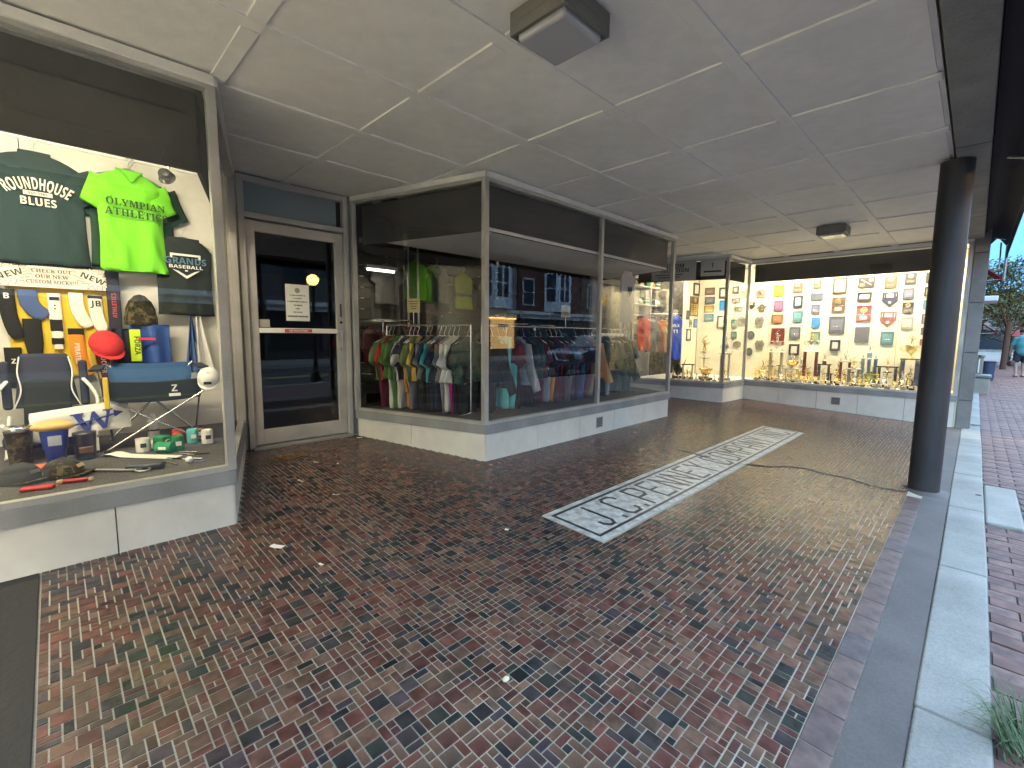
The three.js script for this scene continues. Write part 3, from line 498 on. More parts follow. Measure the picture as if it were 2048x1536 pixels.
{ // neighbouring shops further along our side
  const nb = building('neighbour_building', 'grey neighbouring shop building beyond the stone pier', -9, -0.02, -10.55, -19.6, 6.2, [0.30, 0.30, 0.29]);
  mesh('cornice', rb(0.36, 0.14, 1.4, 0.02, 0.15, 2.46, -19.0), trimWhite, nb);
  mesh('shop_front', [bx(0.05, 2.0, 1.8, 0.0, 1.4, -13), bx(0.05, 2.0, 1.8, 0.0, 1.4, -16)], winMat, nb);
  const nb2 = building('neighbour_building', 'brick neighbouring shop building with red awnings farther along', -9, -0.05, -19.8, -38, 7.2, [0.20, 0.11, 0.09]);
  mesh('shop_front', [bx(0.05, 2.0, 3, -0.02, 1.4, -22.5), bx(0.05, 2.0, 3, -0.02, 1.4, -28)], winMat, nb2);
  const red = fabric([0.30, 0.045, 0.06]);
  for (const [y, z, w, d, lab] of [[3.35, -23.6, 1.6, 0.45, 'upper dark red canvas awning beyond the pier'], [1.55, -24.6, 1.6, 0.5, 'lower dark red canvas awning beyond the pier']]) {
    const t = thing('red_awning', lab, 'awning', [0, y, z], 0, 'red awnings along the street');
    mesh('canopy', poly([[0, 0.45], [d, 0.05], [d, -0.06], [d - 0.012, -0.06], [d - 0.012, 0.04], [0, 0.43]], w).translate(0, 0, -w / 2), red, t);
    mesh('arm', rod([0, 0.0, w / 2 - 0.1], [d - 0.03, 0.02, w / 2 - 0.1], 0.012), M.steel, t);
  }
  for (let k = 0; k < 2; k++) { const t = thing('market_umbrella', ['nearer red cafe umbrella far along the pavement', 'farther red cafe umbrella far along the pavement'][k], 'umbrella', [1.75 + k * 0.55, -0.05, -34 - k * 4], 0, 'cafe umbrellas'); mesh('canopy', lathe([[0.9, 1.55], [0.55, 1.78], [0.03, 2.0]], 8), red, t); mesh('pole', cy(0.025, 0.025, 2.0, 8, 0, 1.0, 0), M.white, t); }
}
function tree(name, label, x, y, z, h, r, cols, leafN, seed, lowT) {
  const t = thing(name, label, 'tree', [x, y, z]); seed_ = seed;
  const br = [rod([0, -0.1, 0], [0.05, h * 0.45, 0.03], h * 0.016 + 0.03, 9)]; const tips = [];
  for (let k = 0; k < 16; k++) { const a = rnd() * 6.283, u = rr(0.25, 0.5), e = rr(0.5, 1), s = [0.05 * u, h * u, 0.03], q = [Math.cos(a) * r * e * rr(0.5, 1), h * rr(0.45, 0.98), Math.sin(a) * r * e * rr(0.5, 1)]; br.push(rod(s, q, 0.025, 5)); tips.push(q); for (let j = 0; j < 2; j++) { const q2 = [q[0] + rr(-0.4, 0.4) * r * 0.6, q[1] + rr(-0.15, 0.25) * h * 0.4, q[2] + rr(-0.4, 0.4) * r * 0.6]; br.push(rod(q, q2, 0.012, 4)); tips.push(q2); } }
  mesh('trunk', br, mat([0.07, 0.055, 0.04], 0.9), t);
  const base = [[-0.5, 0, 0], [0, 0.06, -0.28], [0.5, 0, 0], [-0.5, 0, 0], [0.5, 0, 0], [0, 0.06, 0.28]], P = [], K = [], o = new THREE.Object3D(), v = V(0, 0, 0);
  for (let i = 0; i < leafN; i++) { const p = tips[Math.floor(rnd() * tips.length)], s = r * 0.28; const g3 = () => (rnd() + rnd() + rnd() - 1.5) * s; o.position.set(p[0] + g3() * 1.3, Math.max(lowT, p[1] + g3() * 0.8), p[2] + g3() * 1.3); o.rotation.set(rr(-1, 1), rnd() * 6.28, rr(-0.7, 0.7)); const k = rr(0.07, 0.16); o.scale.set(k * 1.6, k, k); o.updateMatrix(); const q = pick(cols), m = rr(0.7, 1.3); for (const b of base) { v.set(...b).applyMatrix4(o.matrix); P.push(v.x, v.y, v.z); K.push(q[0] * m, q[1] * m, q[2] * m); } }
  const lg = new THREE.BufferGeometry(); lg.setAttribute('position', new THREE.Float32BufferAttribute(P, 3)); lg.setAttribute('color', new THREE.Float32BufferAttribute(K, 3)); lg.computeVertexNormals();
  mesh('crown', lg, mat([1, 1, 1], 0.7, { side: THREE.DoubleSide, vertexColors: true }), t);
}
tree('street_tree', 'feathery green street tree rising over the far pavement', 0.95, -0.1, -31, 5.0, 1.9, [[0.05, 0.085, 0.035], [0.07, 0.10, 0.035], [0.04, 0.07, 0.04]], 5200, 11, 1.6);
tree('street_tree', 'low broad street tree with yellowish leaves behind the feathery tree', 1.3, -0.1, -37, 3.6, 2.0, [[0.10, 0.11, 0.03], [0.08, 0.09, 0.03], [0.06, 0.075, 0.03]], 4200, 23, 1.0);
tree('street_tree', 'dark street tree farthest along the pavement', 3.2, -0.1, -44, 5.4, 2.4, [[0.045, 0.065, 0.03], [0.06, 0.08, 0.03]], 4200, 37, 1.4);
{ const t = thing('litter_bin', 'tall beige ash receptacle on the far pavement', 'bin', [0.115, -0.02, -16.45]); const m = mat([0.52, 0.47, 0.38], 0.7, { map: T.concrete }); mesh('post', rb(0.11, 0.42, 0.11, 0.02, 0, 0.70, 0), m, t); mesh('hood', rb(0.16, 0.09, 0.16, 0.03, 0, 0.95, 0), m, t); mesh('opening', bx(0.05, 0.035, 0.002, -0.02, 0.95, 0.081), M.dark, t); mesh('white_strip', bx(0.025, 0.34, 0.002, -0.02, 0.70, 0.056), M.white, t); }
{ const t = thing('concrete_plinth', 'low beige concrete plinth under the ash receptacle on the pavement', 'plinth', [0.17, -0.02, -16.55]); mesh('block', rb(0.30, 0.42, 0.45, 0.02, 0, 0.19, 0), mat([0.48, 0.44, 0.37], 0.85, { map: T.concrete }), t); mesh('cap', rb(0.34, 0.07, 0.5, 0.02, 0, 0.445, 0), M.kerb, t); }
{ const t = thing('refuse_bin', 'dark blue slatted refuse bin behind the ash receptacle', 'bin', [0.36, -0.03, -22]); const m = mat([0.05, 0.07, 0.12], 0.5); mesh('body', cy(0.17, 0.14, 0.62, 14, 0, 0.33, 0), m, t); mesh('rim', new THREE.TorusGeometry(0.175, 0.02, 6, 18).rotateX(Math.PI / 2).translate(0, 0.64, 0), m, t); }
{ // street lamp opposite the door, mirrored in its glass
  const mk = (x, z, label, on) => { const t = thing('street_lamp', label, 'street lamp', [x, -0.1, z], 0, 'globe street lamps at the kerb'); mesh('post', [lathe([[0.16, 0], [0.16, 0.12], [0.09, 0.3], [0.055, 0.6], [0.045, 2.75], [0.07, 2.8], [0.09, 2.86]], 14)], M.blackGloss, t); mesh('lamp_globe', sp(0.17, 0, 3.02, 0, 16), mat([1, 0.8, 0.5], 0.5, { emissive: C(1.0, 0.62, 0.20), emissiveIntensity: 7 }), t); const p = new THREE.PointLight(0xffb460, on, 30, 2); p.position.set(x, 2.92, z); p.castShadow = true; p.shadow.radius = 6; scene.add(p); };
  mk(4.1, -5.55, 'lit warm globe street lamp at the kerb opposite the door', 2);
  mk(2.45, -27.5, 'lit warm globe street lamp far along the pavement', 5);
}
function car(x, z, turn, col, label, lights) {
  const t = thing('parked_car', label, 'car', [x, -0.28, z], turn, 'cars along the street'); // local: front towards +z
  const pm = new THREE.MeshPhysicalMaterial({ color: C(...col), roughness: 0.3, clearcoat: 1, clearcoatRoughness: 0.05 });
  const prof = [[2.32, 0.42], [2.36, 0.72], [2.25, 0.98], [1.95, 1.06], [1.15, 1.14], [0.35, 1.62], [-0.2, 1.70], [-1.4, 1.66], [-1.95, 1.52], [-2.25, 1.02], [-2.30, 0.5], [-2.2, 0.34], [2.2, 0.32]];
  const rings = [-0.92, -0.88, -0.7, 0.7, 0.88, 0.92].map((xx, i) => prof.map(([zz, yy]) => { const k = yy > 1.08 ? 1 - (yy - 1.08) * 0.32 : 1, e = Math.abs(xx) > 0.9 ? 0.985 : 1; return V(xx * k, 0.75 + (yy - 0.75) * e, zz * e); }));
  mesh('body', loft(rings), pm, t);
  const gl = mat([0.015, 0.018, 0.022], 0.06);
  mesh('windscreen', poly([[-0.66, 0], [0.66, 0], [0.56, 0.80], [-0.56, 0.80]], 0.01).rotateX(-1.02).translate(0, 1.18, 1.14), gl, t);
  for (const s of [-1, 1]) {
    mesh('side_window', poly([[0.75, 1.18], [0.22, 1.56], [-1.3, 1.57], [-1.75, 1.2]], 0.01).rotateY(-Math.PI / 2).translate(s * 0.84 + 0.005, 0, 0).applyMatrix4(new THREE.Matrix4()), gl, t);
    mesh('headlight', rb2(0.34, 0.13, 0.12, 0.04, s * 0.68, 0.92, 2.26), lights || mat([0.7, 0.72, 0.75], 0.1), t);
    for (const zz of [1.42, -1.42]) { const w = mesh('wheel', cy(0.35, 0.35, 0.22, 24).rotateZ(Math.PI / 2).translate(s * 0.80, 0.35, zz), M.rubber, t); mesh('rim', cy(0.22, 0.22, 0.02, 12).rotateZ(Math.PI / 2).translate(s * 0.915, 0.35, zz), M.steel, w); }
    mesh('mirror', rb2(0.2, 0.14, 0.1, 0.04, s * 1.0, 1.15, 0.75), pm, t);
  }
  mesh('grille', bx(1.0, 0.26, 0.04, 0, 0.80, 2.335), M.black, t);
  mesh('chrome_trim', [rod([-0.42, 0.95, 2.37], [-0.24, 0.66, 2.37], 0.03), rod([-0.24, 0.66, 2.37], [0.24, 0.66, 2.37], 0.03), rod([0.24, 0.66, 2.37], [0.42, 0.95, 2.37], 0.03)], M.chrome, t);
  mesh('bumper', rb2(1.7, 0.2, 0.2, 0.06, 0, 0.47, 2.28), M.dark, t);
}
car(4.75, -16.3, 0, [0.03, 0.045, 0.075], 'dark blue parked car facing the shop, mirrored in the island window');
car(4.7, -22.6, 0, [0.05, 0.05, 0.055], 'dark grey parked car behind the dark blue one');
car(3.9, -52, 0.1, [0.5, 0.5, 0.52], 'pale car with headlights on far along the street', mat([1, 1, 1], 0.4, { emissive: C(0.9, 0.93, 1), emissiveIntensity: 6 }));
{ const t = building('far_building', 'pale building closing the view at the far end of the street', -8, 26, -78, -88, 7, [0.34, 0.33, 0.32]); for (let k = 0; k < 9; k++) mesh('window', bx(1.4, 1.5, 0.1, -5 + k * 3.4, 3.6, -77.98), winMat, t); mesh('shop_front', bx(30, 2.2, 0.1, 9, 1.3, -77.98), winMat, t); }
// ---------------------------------------------------------------- clothing builders (local: x across, y up with the collar at 0, z towards the viewer)
function teeGeo(o = {}) {
  const { w = 0.54, len = 0.72, sl = 0.2, th = 0.035, fold = 0.012, ph = 0, drop = 0.11, neck = 0.085, slW = 0.17 } = o, n = 40, parts = [];
  const hw = y => { const d = -y; if (d < 0.02) return neck; if (d < drop) return neck + (w / 2 - neck) * Math.pow((d - 0.02) / (drop - 0.02), 0.7); return w / 2 * (1 - 0.05 * Math.sin((d - drop) / (len - drop) * Math.PI)); };
  const ys = [0, -0.012, -0.02, -0.035, -0.055, -0.08, -drop]; for (let k = 1; k <= 22; k++) ys.push(-drop - (len - drop) * k / 22);
  parts.push(loft(ys.reverse().map(y => { const W = hw(y), q = Math.min(1, -y / len), r = []; for (let i = 0; i < n; i++) { const a = i / n * 6.28318, x = W * sgn(Math.cos(a), 0.8), fz = fold * (q * (Math.sin(x * 23 + ph + y * 3) + 0.6 * Math.sin(x * 41 + ph * 2 - y * 5)) + 0.55 * Math.sin(Math.abs(x) * 26 - y * 30 + ph) * Math.sin(Math.min(3.14, -y * 7)) + 0.3 * Math.sin(x * 60 + y * 22 + ph * 3) * q); r.push(V(x, y + 0.008 * q * Math.sin(x * 14 + ph), (th * (0.35 + 0.65 * Math.min(1, -y / 0.12)) * sgn(Math.sin(a), 0.9)) + fz)); } return r; })));
  if (sl > 0) for (const s of [-1, 1]) { const rings = []; for (let k = 0; k <= 6; k++) { const u = k / 6, cx = s * (w / 2 - 0.06 + (sl * 0.38) * u), c = -0.115 - sl * 1.0 * u, rad = (slW / 2) * (1 - 0.1 * u), r = []; for (let i = 0; i < 16; i++) { const a = i / 16 * 6.28318; const q = [rad * Math.cos(a), th * 0.8 * Math.sin(a)]; r.push(V(cx + s * q[0] * 0.86, c + q[0] * 0.5, q[1] + fold * 0.7 * Math.sin(u * 6 + a * 2 + ph))); } rings.push(s > 0 ? r.reverse() : r); } parts.push(loft(rings)); }
  return merge(parts);
}
function pantsGeo(o = {}) {
  const { w = 0.36, len = 0.55, th = 0.03, ph = 0, flare = 1 } = o, parts = [], n = 18;
  for (const s of [-1, 1]) { const rings = []; for (let k = 0; k <= 10; k++) { const u = k / 10, y = -len * (1 - u), W = w / 4 * (0.72 + 0.3 * u) * (u < 0.05 ? flare : 1), cx = s * w / 4 * (0.85 + 0.12 * u), r = []; for (let i = 0; i < n; i++) { const a = i / n * 6.28318; r.push(V(cx + W * sgn(Math.cos(a), 0.85), y, th * sgn(Math.sin(a), 0.9) * (0.8 + 0.2 * u) + 0.008 * Math.sin(a * 3 + u * 7 + ph))); } rings.push(r); } parts.push(loft(rings)); }
  return merge(parts);
}
const hangerGeo = (w = 0.4) => merge([tube([[-w / 2, -0.075, 0], [-w / 4, -0.035, 0], [0, 0.008, 0], [w / 4, -0.035, 0], [w / 2, -0.075, 0]], 0.006, 5, 16), tube([[0, 0.008, 0], [0.002, 0.045, 0], [0.022, 0.075, 0], [0.03, 0.10, 0], [0.008, 0.122, 0], [-0.02, 0.105, 0]], 0.003, 5, 18)]);
const HG = hangerGeo();
function shirtOnWall(label, pos, turn, col, o = {}, group) { const t = thing(o.name || 'tee_shirt', label, 'shirt', pos, turn, group); mesh('cloth', teeGeo(o), fabric(col), t); if (o.hang !== false) mesh('hanger', HG, M.steel, t); return t; }
const print = (t, g, m, x, y, z) => mesh('print', g.translate(x, y, z), m, t);
const RIGHT = Math.PI / 2;                  // local z -> world +x
const k1 = 4.93 / 4.08, wl = (z, y) => [-4.93, 1.35 + (y - 1.35) * k1, z * k1];
const inkCream = mat([0.62, 0.60, 0.53], 0.8), inkDark = mat([0.03, 0.05, 0.03], 0.8), inkBlue = mat([0.10, 0.19, 0.28], 0.8), inkWhite = mat([0.72, 0.73, 0.70], 0.8), inkRoyal = mat([0.03, 0.05, 0.28], 0.7), inkRed = mat([0.5, 0.05, 0.05], 0.7);
// ---------------------------------------------------------------- left window: garments on the back wall
{
  const p = wl(0.012, 2.42), t = shirtOnWall('dark teal tee with arched cream lettering, largest shirt in left window', [p[0], p[1], p[2]], RIGHT, [0.016, 0.038, 0.040], { w: 0.52, len: 0.80, sl: 0.21, ph: 1.2, slW: 0.2 });
  const arc = text('ROUNDHOUSE', 0.072, 0.003, font, 0.55), q = arc.attributes.position; for (let i = 0; i < q.count; i++) { const x = q.getX(i), a = x / 0.34, yy = q.getY(i) * 1.15; q.setXY(i, Math.sin(a) * (0.34 + yy), Math.cos(a) * (0.34 + yy) - 0.34); }
  arc.computeVertexNormals(); print(t, arc, inkCream, 0, -0.235, 0.052);
  print(t, rb2(0.15, 0.03, 0.004, 0.012), inkCream, 0.0, -0.305, 0.053); print(t, text('EST. 1982', 0.016, 0.001), mat([0.03, 0.05, 0.06], 0.8), 0, -0.305, 0.0556);
  print(t, text('BLUES', 0.055, 0.003, font, 0.85), inkCream, 0.0, -0.362, 0.053);
}
{
  const b = wl(-0.435, 2.402); shirtOnWall('dark green tee hanging behind the neon green tee', [b[0] - 0.03, b[1] + 0.01, b[2]], RIGHT, [0.012, 0.045, 0.028], { w: 0.56, len: 0.76, sl: 0.24, ph: 2 });
  const p = wl(-0.42, 2.405), t = shirtOnWall('neon green tee with dark block lettering hanging in left window', [p[0] + 0.07, p[1], p[2]], RIGHT + 0.12, [0.17, 0.60, 0.025], { w: 0.44, len: 0.79, sl: 0.2, ph: 0.4, fold: 0.021, slW: 0.18, th: 0.035 });
  print(t, text('OLYMPIAN', 0.052, 0.003, serif, 0.92), inkDark, 0.02, -0.27, 0.064); print(t, text('ATHLETICS', 0.055, 0.003, serif, 0.9), inkDark, 0.02, -0.345, 0.066);
  mesh('neck_trim', tube([[-0.085, -0.004, 0.02], [-0.04, -0.05, 0.045], [0, -0.10, 0.052], [0.04, -0.05, 0.045], [0.085, -0.004, 0.02]], 0.005, 5, 18), fabric([0.12, 0.5, 0.02]), t);
}
{
  const p = wl(-0.70, 2.02), t = shirtOnWall('black tee with blue and white diamond print at right of left window', [p[0] + 0.02, p[1], p[2]], RIGHT + 0.05, [0.016, 0.024, 0.022], { w: 0.42, len: 0.66, sl: 0.0, ph: 3, neck: 0.12 });
  print(t, text('GRANDS', 0.055, 0.003, font, 1.0), inkBlue, 0, -0.20, 0.052); print(t, text('BASEBALL', 0.028, 0.003, font, 1.35), inkWhite, 0, -0.25, 0.053);
  print(t, merge([bx(0.22, 0.018, 0.003, 0, 0.07, 0), bx(0.016, 0.03, 0.003, -0.102, 0.055, 0), bx(0.016, 0.03, 0.003, 0.102, 0.055, 0)]), inkWhite, 0, -0.22, 0.052);
  print(t, poly([[-0.10, 0], [0, -0.075], [0.10, 0], [0.06, -0.012], [0, -0.05], [-0.06, -0.012]], 0.003), inkWhite, 0, -0.275, 0.053); print(t, bx(0.02, 0.012, 0.003), inkWhite, 0, -0.282, 0.053);
}
{ // sock banner with starbursts
  const p = wl(-0.02, 1.68), t = thing('paper_sign', 'pale pink paper sign for new custom socks above the yellow board', 'sign', [p[0] + 0.012, p[1], p[2]], RIGHT);
  mesh('sheet', rb(0.58, 0.155, 0.004, 0.001), mat([0.72, 0.58, 0.52], 0.8), t);
  const star = (x, a) => { const pts = []; for (let i = 0; i < 32; i++) { const r = i % 2 ? 0.62 : 1, q = i / 32 * 6.28318; pts.push([Math.cos(q) * 0.125 * r * rr(0.85, 1.1), Math.sin(q) * 0.085 * r * rr(0.85, 1.1)]); } mesh('starburst', poly(pts, 0.003).rotateZ(a).translate(x, 0.01, 0.003), inkDark, t); mesh('starburst_fill', poly(pts.map(([u, v]) => [u * 0.94, v * 0.92]), 0.003).rotateZ(a).translate(x, 0.01, 0.0045), mat([0.74, 0.62, 0.55], 0.8), t); mesh('lettering', text('NEW', 0.042, 0.001, font, 1.15).rotateZ(a).translate(x, 0.01, 0.008), inkDark, t); };
  star(-0.225, 0.38); star(0.222, -0.42);
  for (const [s, y] of [['CHECK OUT', 0.045], ['OUR NEW', 0.005], ['CUSTOM SOCKS!!!', -0.035]]) mesh('lettering', text(s, 0.026, 0.001, serif, s.length > 10 ? 0.85 : 1).translate(-0.005, y, 0.0035), inkDark, t);
}
{ const p = wl(-0.04, 1.35), t = tag(mesh('display_board', rb(0.012, 0.70, 0.56, 0.003, -4.975, p[1], p[2]), mat([0.72, 0.50, 0.03], 0.75, { map: T.paint })), 'yellow board behind the row of socks in left window', 'board'); }
function sock(label, c, len, w, bend, cols, pr) { // straight leg with an optional foot
  const t = thing('sock', label, 'sock', [-4.952, 1.35 + (c[1] - 1.35) * k1, c[0] * k1], RIGHT, 'socks pinned to the yellow board');
  const rings = [], n = 14; const path = bend ? [[0, 0], [0, -len * 0.25], [bend * 0.01, -len * 0.5], [bend * 0.05, -len * 0.72], [bend * 0.10, -len * 0.88], [bend * 0.14, -len]] : [[0, 0], [0, -len * 0.3], [0.002, -len * 0.6], [0.002, -len]];
  path.forEach((p, k) => { const nx = path[Math.min(k + 1, path.length - 1)], pv = path[Math.max(k - 1, 0)], dx = nx[0] - pv[0], dy = nx[1] - pv[1], l = Math.hypot(dx, dy), ox = -dy / l, oy = dx / l, ww = w / 2 * (k === path.length - 1 ? 0.7 : 1), r = []; for (let i = 0; i < n; i++) { const a = i / n * 6.28318, q = ww * sgn(Math.cos(a), 0.8); r.push(V(p[0] + ox * q, p[1] + oy * q, 0.013 * Math.sin(a))); } rings.push(r.reverse()); });
  mesh('knit', loft(rings), fabric(cols[0]), t);
  (cols.slice(1)).forEach(([c2, y, h, ww]) => mesh('band', rb(ww || w * 1.02, h, 0.029, 0.006, 0, y, 0), fabric(c2), t));
  if (pr) mesh('lettering', text(pr[0], pr[1], 0.001).rotateZ(pr[3] || 0).translate(0, pr[2], 0.014), pr[4] || inkWhite, t);
}
const K0 = [0.014, 0.014, 0.015], W0 = [0.72, 0.70, 0.62];
sock('long black sock at left edge of the yellow board', [0.188, 1.60], 0.36, 0.085, 0.3, [K0], ['B', 0.04, -0.05]);
sock('blue ankle sock on the yellow board', [0.10, 1.60], 0.20, 0.105, 0.6, [[0.06, 0.10, 0.24]]);
sock('white sock with dark oval emblem and dark heel on the yellow board', [-0.014, 1.585], 0.42, 0.075, 0, [W0, [[0.02, 0.03, 0.06], -0.04, 0.03, 0.055], [K0, -0.09, 0.016, 0.014], [K0, -0.115, 0.016, 0.014], [K0, -0.24, 0.09, 0.07], [K0, -0.36, 0.05, 0.07]]);
sock('plain white crew sock on the yellow board', [-0.115, 1.595], 0.26, 0.085, 0.45, [W0]);
sock('white sock with black cuff and monogram on the yellow board', [-0.205, 1.585], 0.28, 0.085, 0.25, [W0, [K0, -0.014, 0.026]], ['JB', 0.045, -0.07, 0, inkDark]);
sock('tall plain black sock in the middle of the yellow board', [0.093, 1.425], 0.30, 0.10, 0, [K0]);
sock('orange sock with black cuff and vertical lettering on the yellow board', [-0.10, 1.365], 0.36, 0.09, 0.45, [[0.75, 0.25, 0.02], [K0, -0.02, 0.05]], ['PIRATES', 0.03, -0.19, -Math.PI / 2, inkWhite]);
sock('golden yellow sock half behind the orange sock', [-0.165, 1.27], 0.28, 0.05, 0.3, [[0.62, 0.42, 0.04]]);
sock('short black sock beside the folding chair back', [0.185, 1.25], 0.30, 0.09, 0, [K0], ['Z', 0.035, -0.1]);
sock('maroon sock with pale vertical lettering under the red cap', [-0.222, 1.22], 0.30, 0.075, 0, [[0.14, 0.01, 0.02]], ['SOCCER', 0.03, -0.1, -Math.PI / 2, inkCream]);
{ const p = wl(-0.297, 1.54), t = thing('scarf', 'long navy scarf with red vertical lettering right of the socks', 'scarf', [p[0] + 0.01, p[1], p[2]], RIGHT); mesh('cloth', rb2(0.085, 0.62, 0.02, 0.008, 0, -0.06, 0), fabric([0.025, 0.028, 0.045]), t); mesh('lettering', text('ATHLETICS', 0.028, 0.001).rotateZ(Math.PI / 2).translate(0, -0.02, 0.011), inkRed, t); }
function cap(label, pos, turn, crown, brim, o = {}) { // local: brim towards +z
  const t = thing('cap', label, 'cap', pos, turn); const r = o.r || 0.095;
  const g = new THREE.SphereGeometry(r, 22, 12, 0, 6.28318, 0, Math.PI * 0.53).scale(0.92, 1.02, 1.08); mesh('crown', g, crown, t);
  const pts = []; for (let i = 0; i <= 14; i++) { const a = Math.PI * i / 14; pts.push([Math.cos(a) * r * 0.86, Math.sin(a) * r * 1.05 + r * 0.35]); } pts.push([-r * 0.86, 0.3 * r], [r * 0.86, 0.3 * r]);
  const b = poly(pts, 0.005, 0.001), q = b.attributes.position; for (let i = 0; i < q.count; i++) { const x = q.getX(i), y = q.getY(i), z = q.getZ(i); q.setXYZ(i, x, z + 0.012 - x * x * 3.0 - Math.max(0, y - r) * 0.18, y); } b.computeVertexNormals(); mesh('brim', b, brim, t); mesh('button', sp(0.008, 0, r * 1.03, 0, 8), brim, t);
  if (o.mark) mesh('emblem', bx(0.05, 0.02, 0.004).rotateX(-0.5).translate(0, r * 0.55, r * 0.93), o.mark, t); return t;
}
{ const p = wl(-0.235, 1.28), c = cap('red cap hanging in front of the yellow board', [p[0] + 0.13, p[1] - 0.02, p[2]], RIGHT + 0.25, fabric([0.55, 0.03, 0.035]), fabric([0.55, 0.03, 0.035]), { r: 0.105 }); c.rotation.order = 'YXZ'; c.rotation.x = 0.75; c.scale.set(1.1, 0.92, 1.15); }
{ const p = wl(-0.43, 1.40), t = thing('camo_beanie', 'olive camouflage beanie pinned right of the navy scarf', 'beanie', [p[0] + 0.04, p[1], p[2]], RIGHT); const cm = mat([0.75, 0.75, 0.7], 0.95, { map: T.camo }); mesh('knit', lathe([[0.104, 0], [0.106, 0.07], [0.098, 0.13], [0.075, 0.19], [0.035, 0.235], [0.005, 0.245]], 22).scale(1, 1, 0.5), cm, t); mesh('cuff', lathe([[0.104, -0.005], [0.111, 0.005], [0.111, 0.06], [0.105, 0.07]], 22).scale(1, 1, 0.5), cm, t); }
function drape(name, label, cat, pos, turn, w, h, col, o = {}) { // hanging cloth with folds, real thickness
  const t = thing(name, label, cat, pos, turn), n = 22, m = 12, rings = [];
  for (let j = 0; j <= m; j++) { const v = j / m, y = -h * (1 - v), ww = w / 2 * ((o.top ?? 1) * v + (1 - v) * 1), r = []; const pt = (u, s) => { const x = ww * u; return V(x, y + (o.sag || 0) * u * u, s * 0.004 + (o.amp || 0.02) * Math.sin(u * (o.f || 7) + (o.ph || 0) + v) * (1.1 - 0.5 * v) - (o.curl || 0) * u * u); }; for (let i = 0; i <= n; i++) r.push(pt(-1 + 2 * i / n, 1)); for (let i = n; i >= 0; i--) r.push(pt(-1 + 2 * i / n, -1)); rings.push(r.reverse()); }
  mesh('cloth', loft(rings), fabric(col, o.rough ?? 0.9), t); return t;
}
{ const p = wl(-0.47, 1.40); const t = drape('satin_cloth', 'shiny royal blue satin cloth draped behind the blue folding chair', 'cloth', [p[0] + 0.06, p[1], p[2]], RIGHT, 0.27, 0.46, [0.03, 0.08, 0.30], { rough: 0.35, amp: 0.025, f: 5 });
  const q = wl(-0.385, 1.365), s = thing('headband', 'neon yellow strip with dark lettering on the blue satin cloth', 'headband', [q[0] + 0.105, q[1] - 0.13, q[2]], RIGHT); mesh('cloth', rb2(0.07, 0.26, 0.012, 0.006), fabric([0.55, 0.75, 0.03]), s); mesh('lettering', text('FORZA', 0.035, 0.001).rotateZ(-Math.PI / 2).translate(0.01, 0.0, 0.0065), inkDark, s); mesh('red_tab', rb(0.11, 0.02, 0.006, 0.002, 0.075, 0.055, 0.01), mat([0.8, 0.03, 0.1], 0.5), s);
  const d = wl(-0.31, 1.37); drape('navy_cloth', 'dark navy cloth hanging behind the red cap', 'cloth', [d[0] + 0.04, d[1], d[2]], RIGHT, 0.13, 0.36, [0.025, 0.03, 0.05]);
  const b = wl(-0.712, 1.47); drape('pennant_cloth', 'folded blue and white cloth hanging under the black tee', 'cloth', [b[0] + 0.05, b[1], b[2]], RIGHT, 0.13, 0.5, [0.07, 0.14, 0.36], { top: 0.1, amp: 0.03, f: 6 });
  const w = wl(-0.755, 1.47); drape('white_cloth', 'plain white cloth hanging beside the window corner under black tee', 'cloth', [w[0] + 0.03, w[1], w[2]], RIGHT, 0.2, 0.48, [0.66, 0.66, 0.62], { top: 0.25, amp: 0.03, f: 6, ph: 2 }); }
// ---------------------------------------------------------------- left window: things on its floor (top of floor 0.505)
const DF = 0.5055;
{ // navy stadium seat
  const t = thing('folding_chair', 'navy folding chair with white piping at left of the window', 'chair', [-4.74, DF, 0.065], RIGHT), nv = fabric([0.035, 0.042, 0.075]), dk = fabric([0.018, 0.024, 0.026]);
  const back = (w0, w1, h0, h1, z, th) => loft([0, 0.25, 0.5, 0.75, 0.92, 1].map(u => { const y = h0 + (h1 - h0) * u, w = (w0 + (w1 - w0) * Math.sin(u * 1.57)) * (u > 0.95 ? 0.86 : 1) / 2, zz = z - 0.22 * (y - 0.3), r = []; for (let i = 0; i < 18; i++) { const a = i / 18 * 6.28318; r.push(V(w * sgn(Math.cos(a), 0.7), y, zz + th * Math.sin(a))); } return r.reverse(); }));
  mesh('back_cushion', back(0.34, 0.27, 0.30, 0.68, 0.02, 0.03), nv, t); mesh('back_insert', back(0.26, 0.24, 0.16, 0.50, 0.055, 0.02), dk, t);
  mesh('seat', rb2(0.44, 0.10, 0.42, 0.035, 0, 0.12, 0.22), fabric([0.03, 0.055, 0.13]), t);
  for (const s of [-1, 1]) { mesh('piping', tube([[s * 0.125, 0.66, -0.02], [s * 0.14, 0.55, 0.015], [s * 0.13, 0.42, 0.04], [s * 0.17, 0.30, 0.06]], 0.005, 5, 16), M.white, t); mesh('side_panel', rb2(0.05, 0.34, 0.06, 0.02, s * 0.20, 0.46, -0.01), nv, t); mesh('arm', tube([[s * 0.19, 0.50, 0.0], [s * 0.24, 0.42, 0.1], [s * 0.26, 0.34, 0.22], [s * 0.23, 0.26, 0.30]], 0.013, 6, 16), M.white, t); mesh('leg', rod([s * 0.2, 0.24, 0.0], [s * 0.21, 0.005, 0.36], 0.011), M.white, t); mesh('leg', rod([s * 0.21, 0.24, 0.42], [s * 0.2, 0.005, 0.02], 0.011), M.white, t); }
}
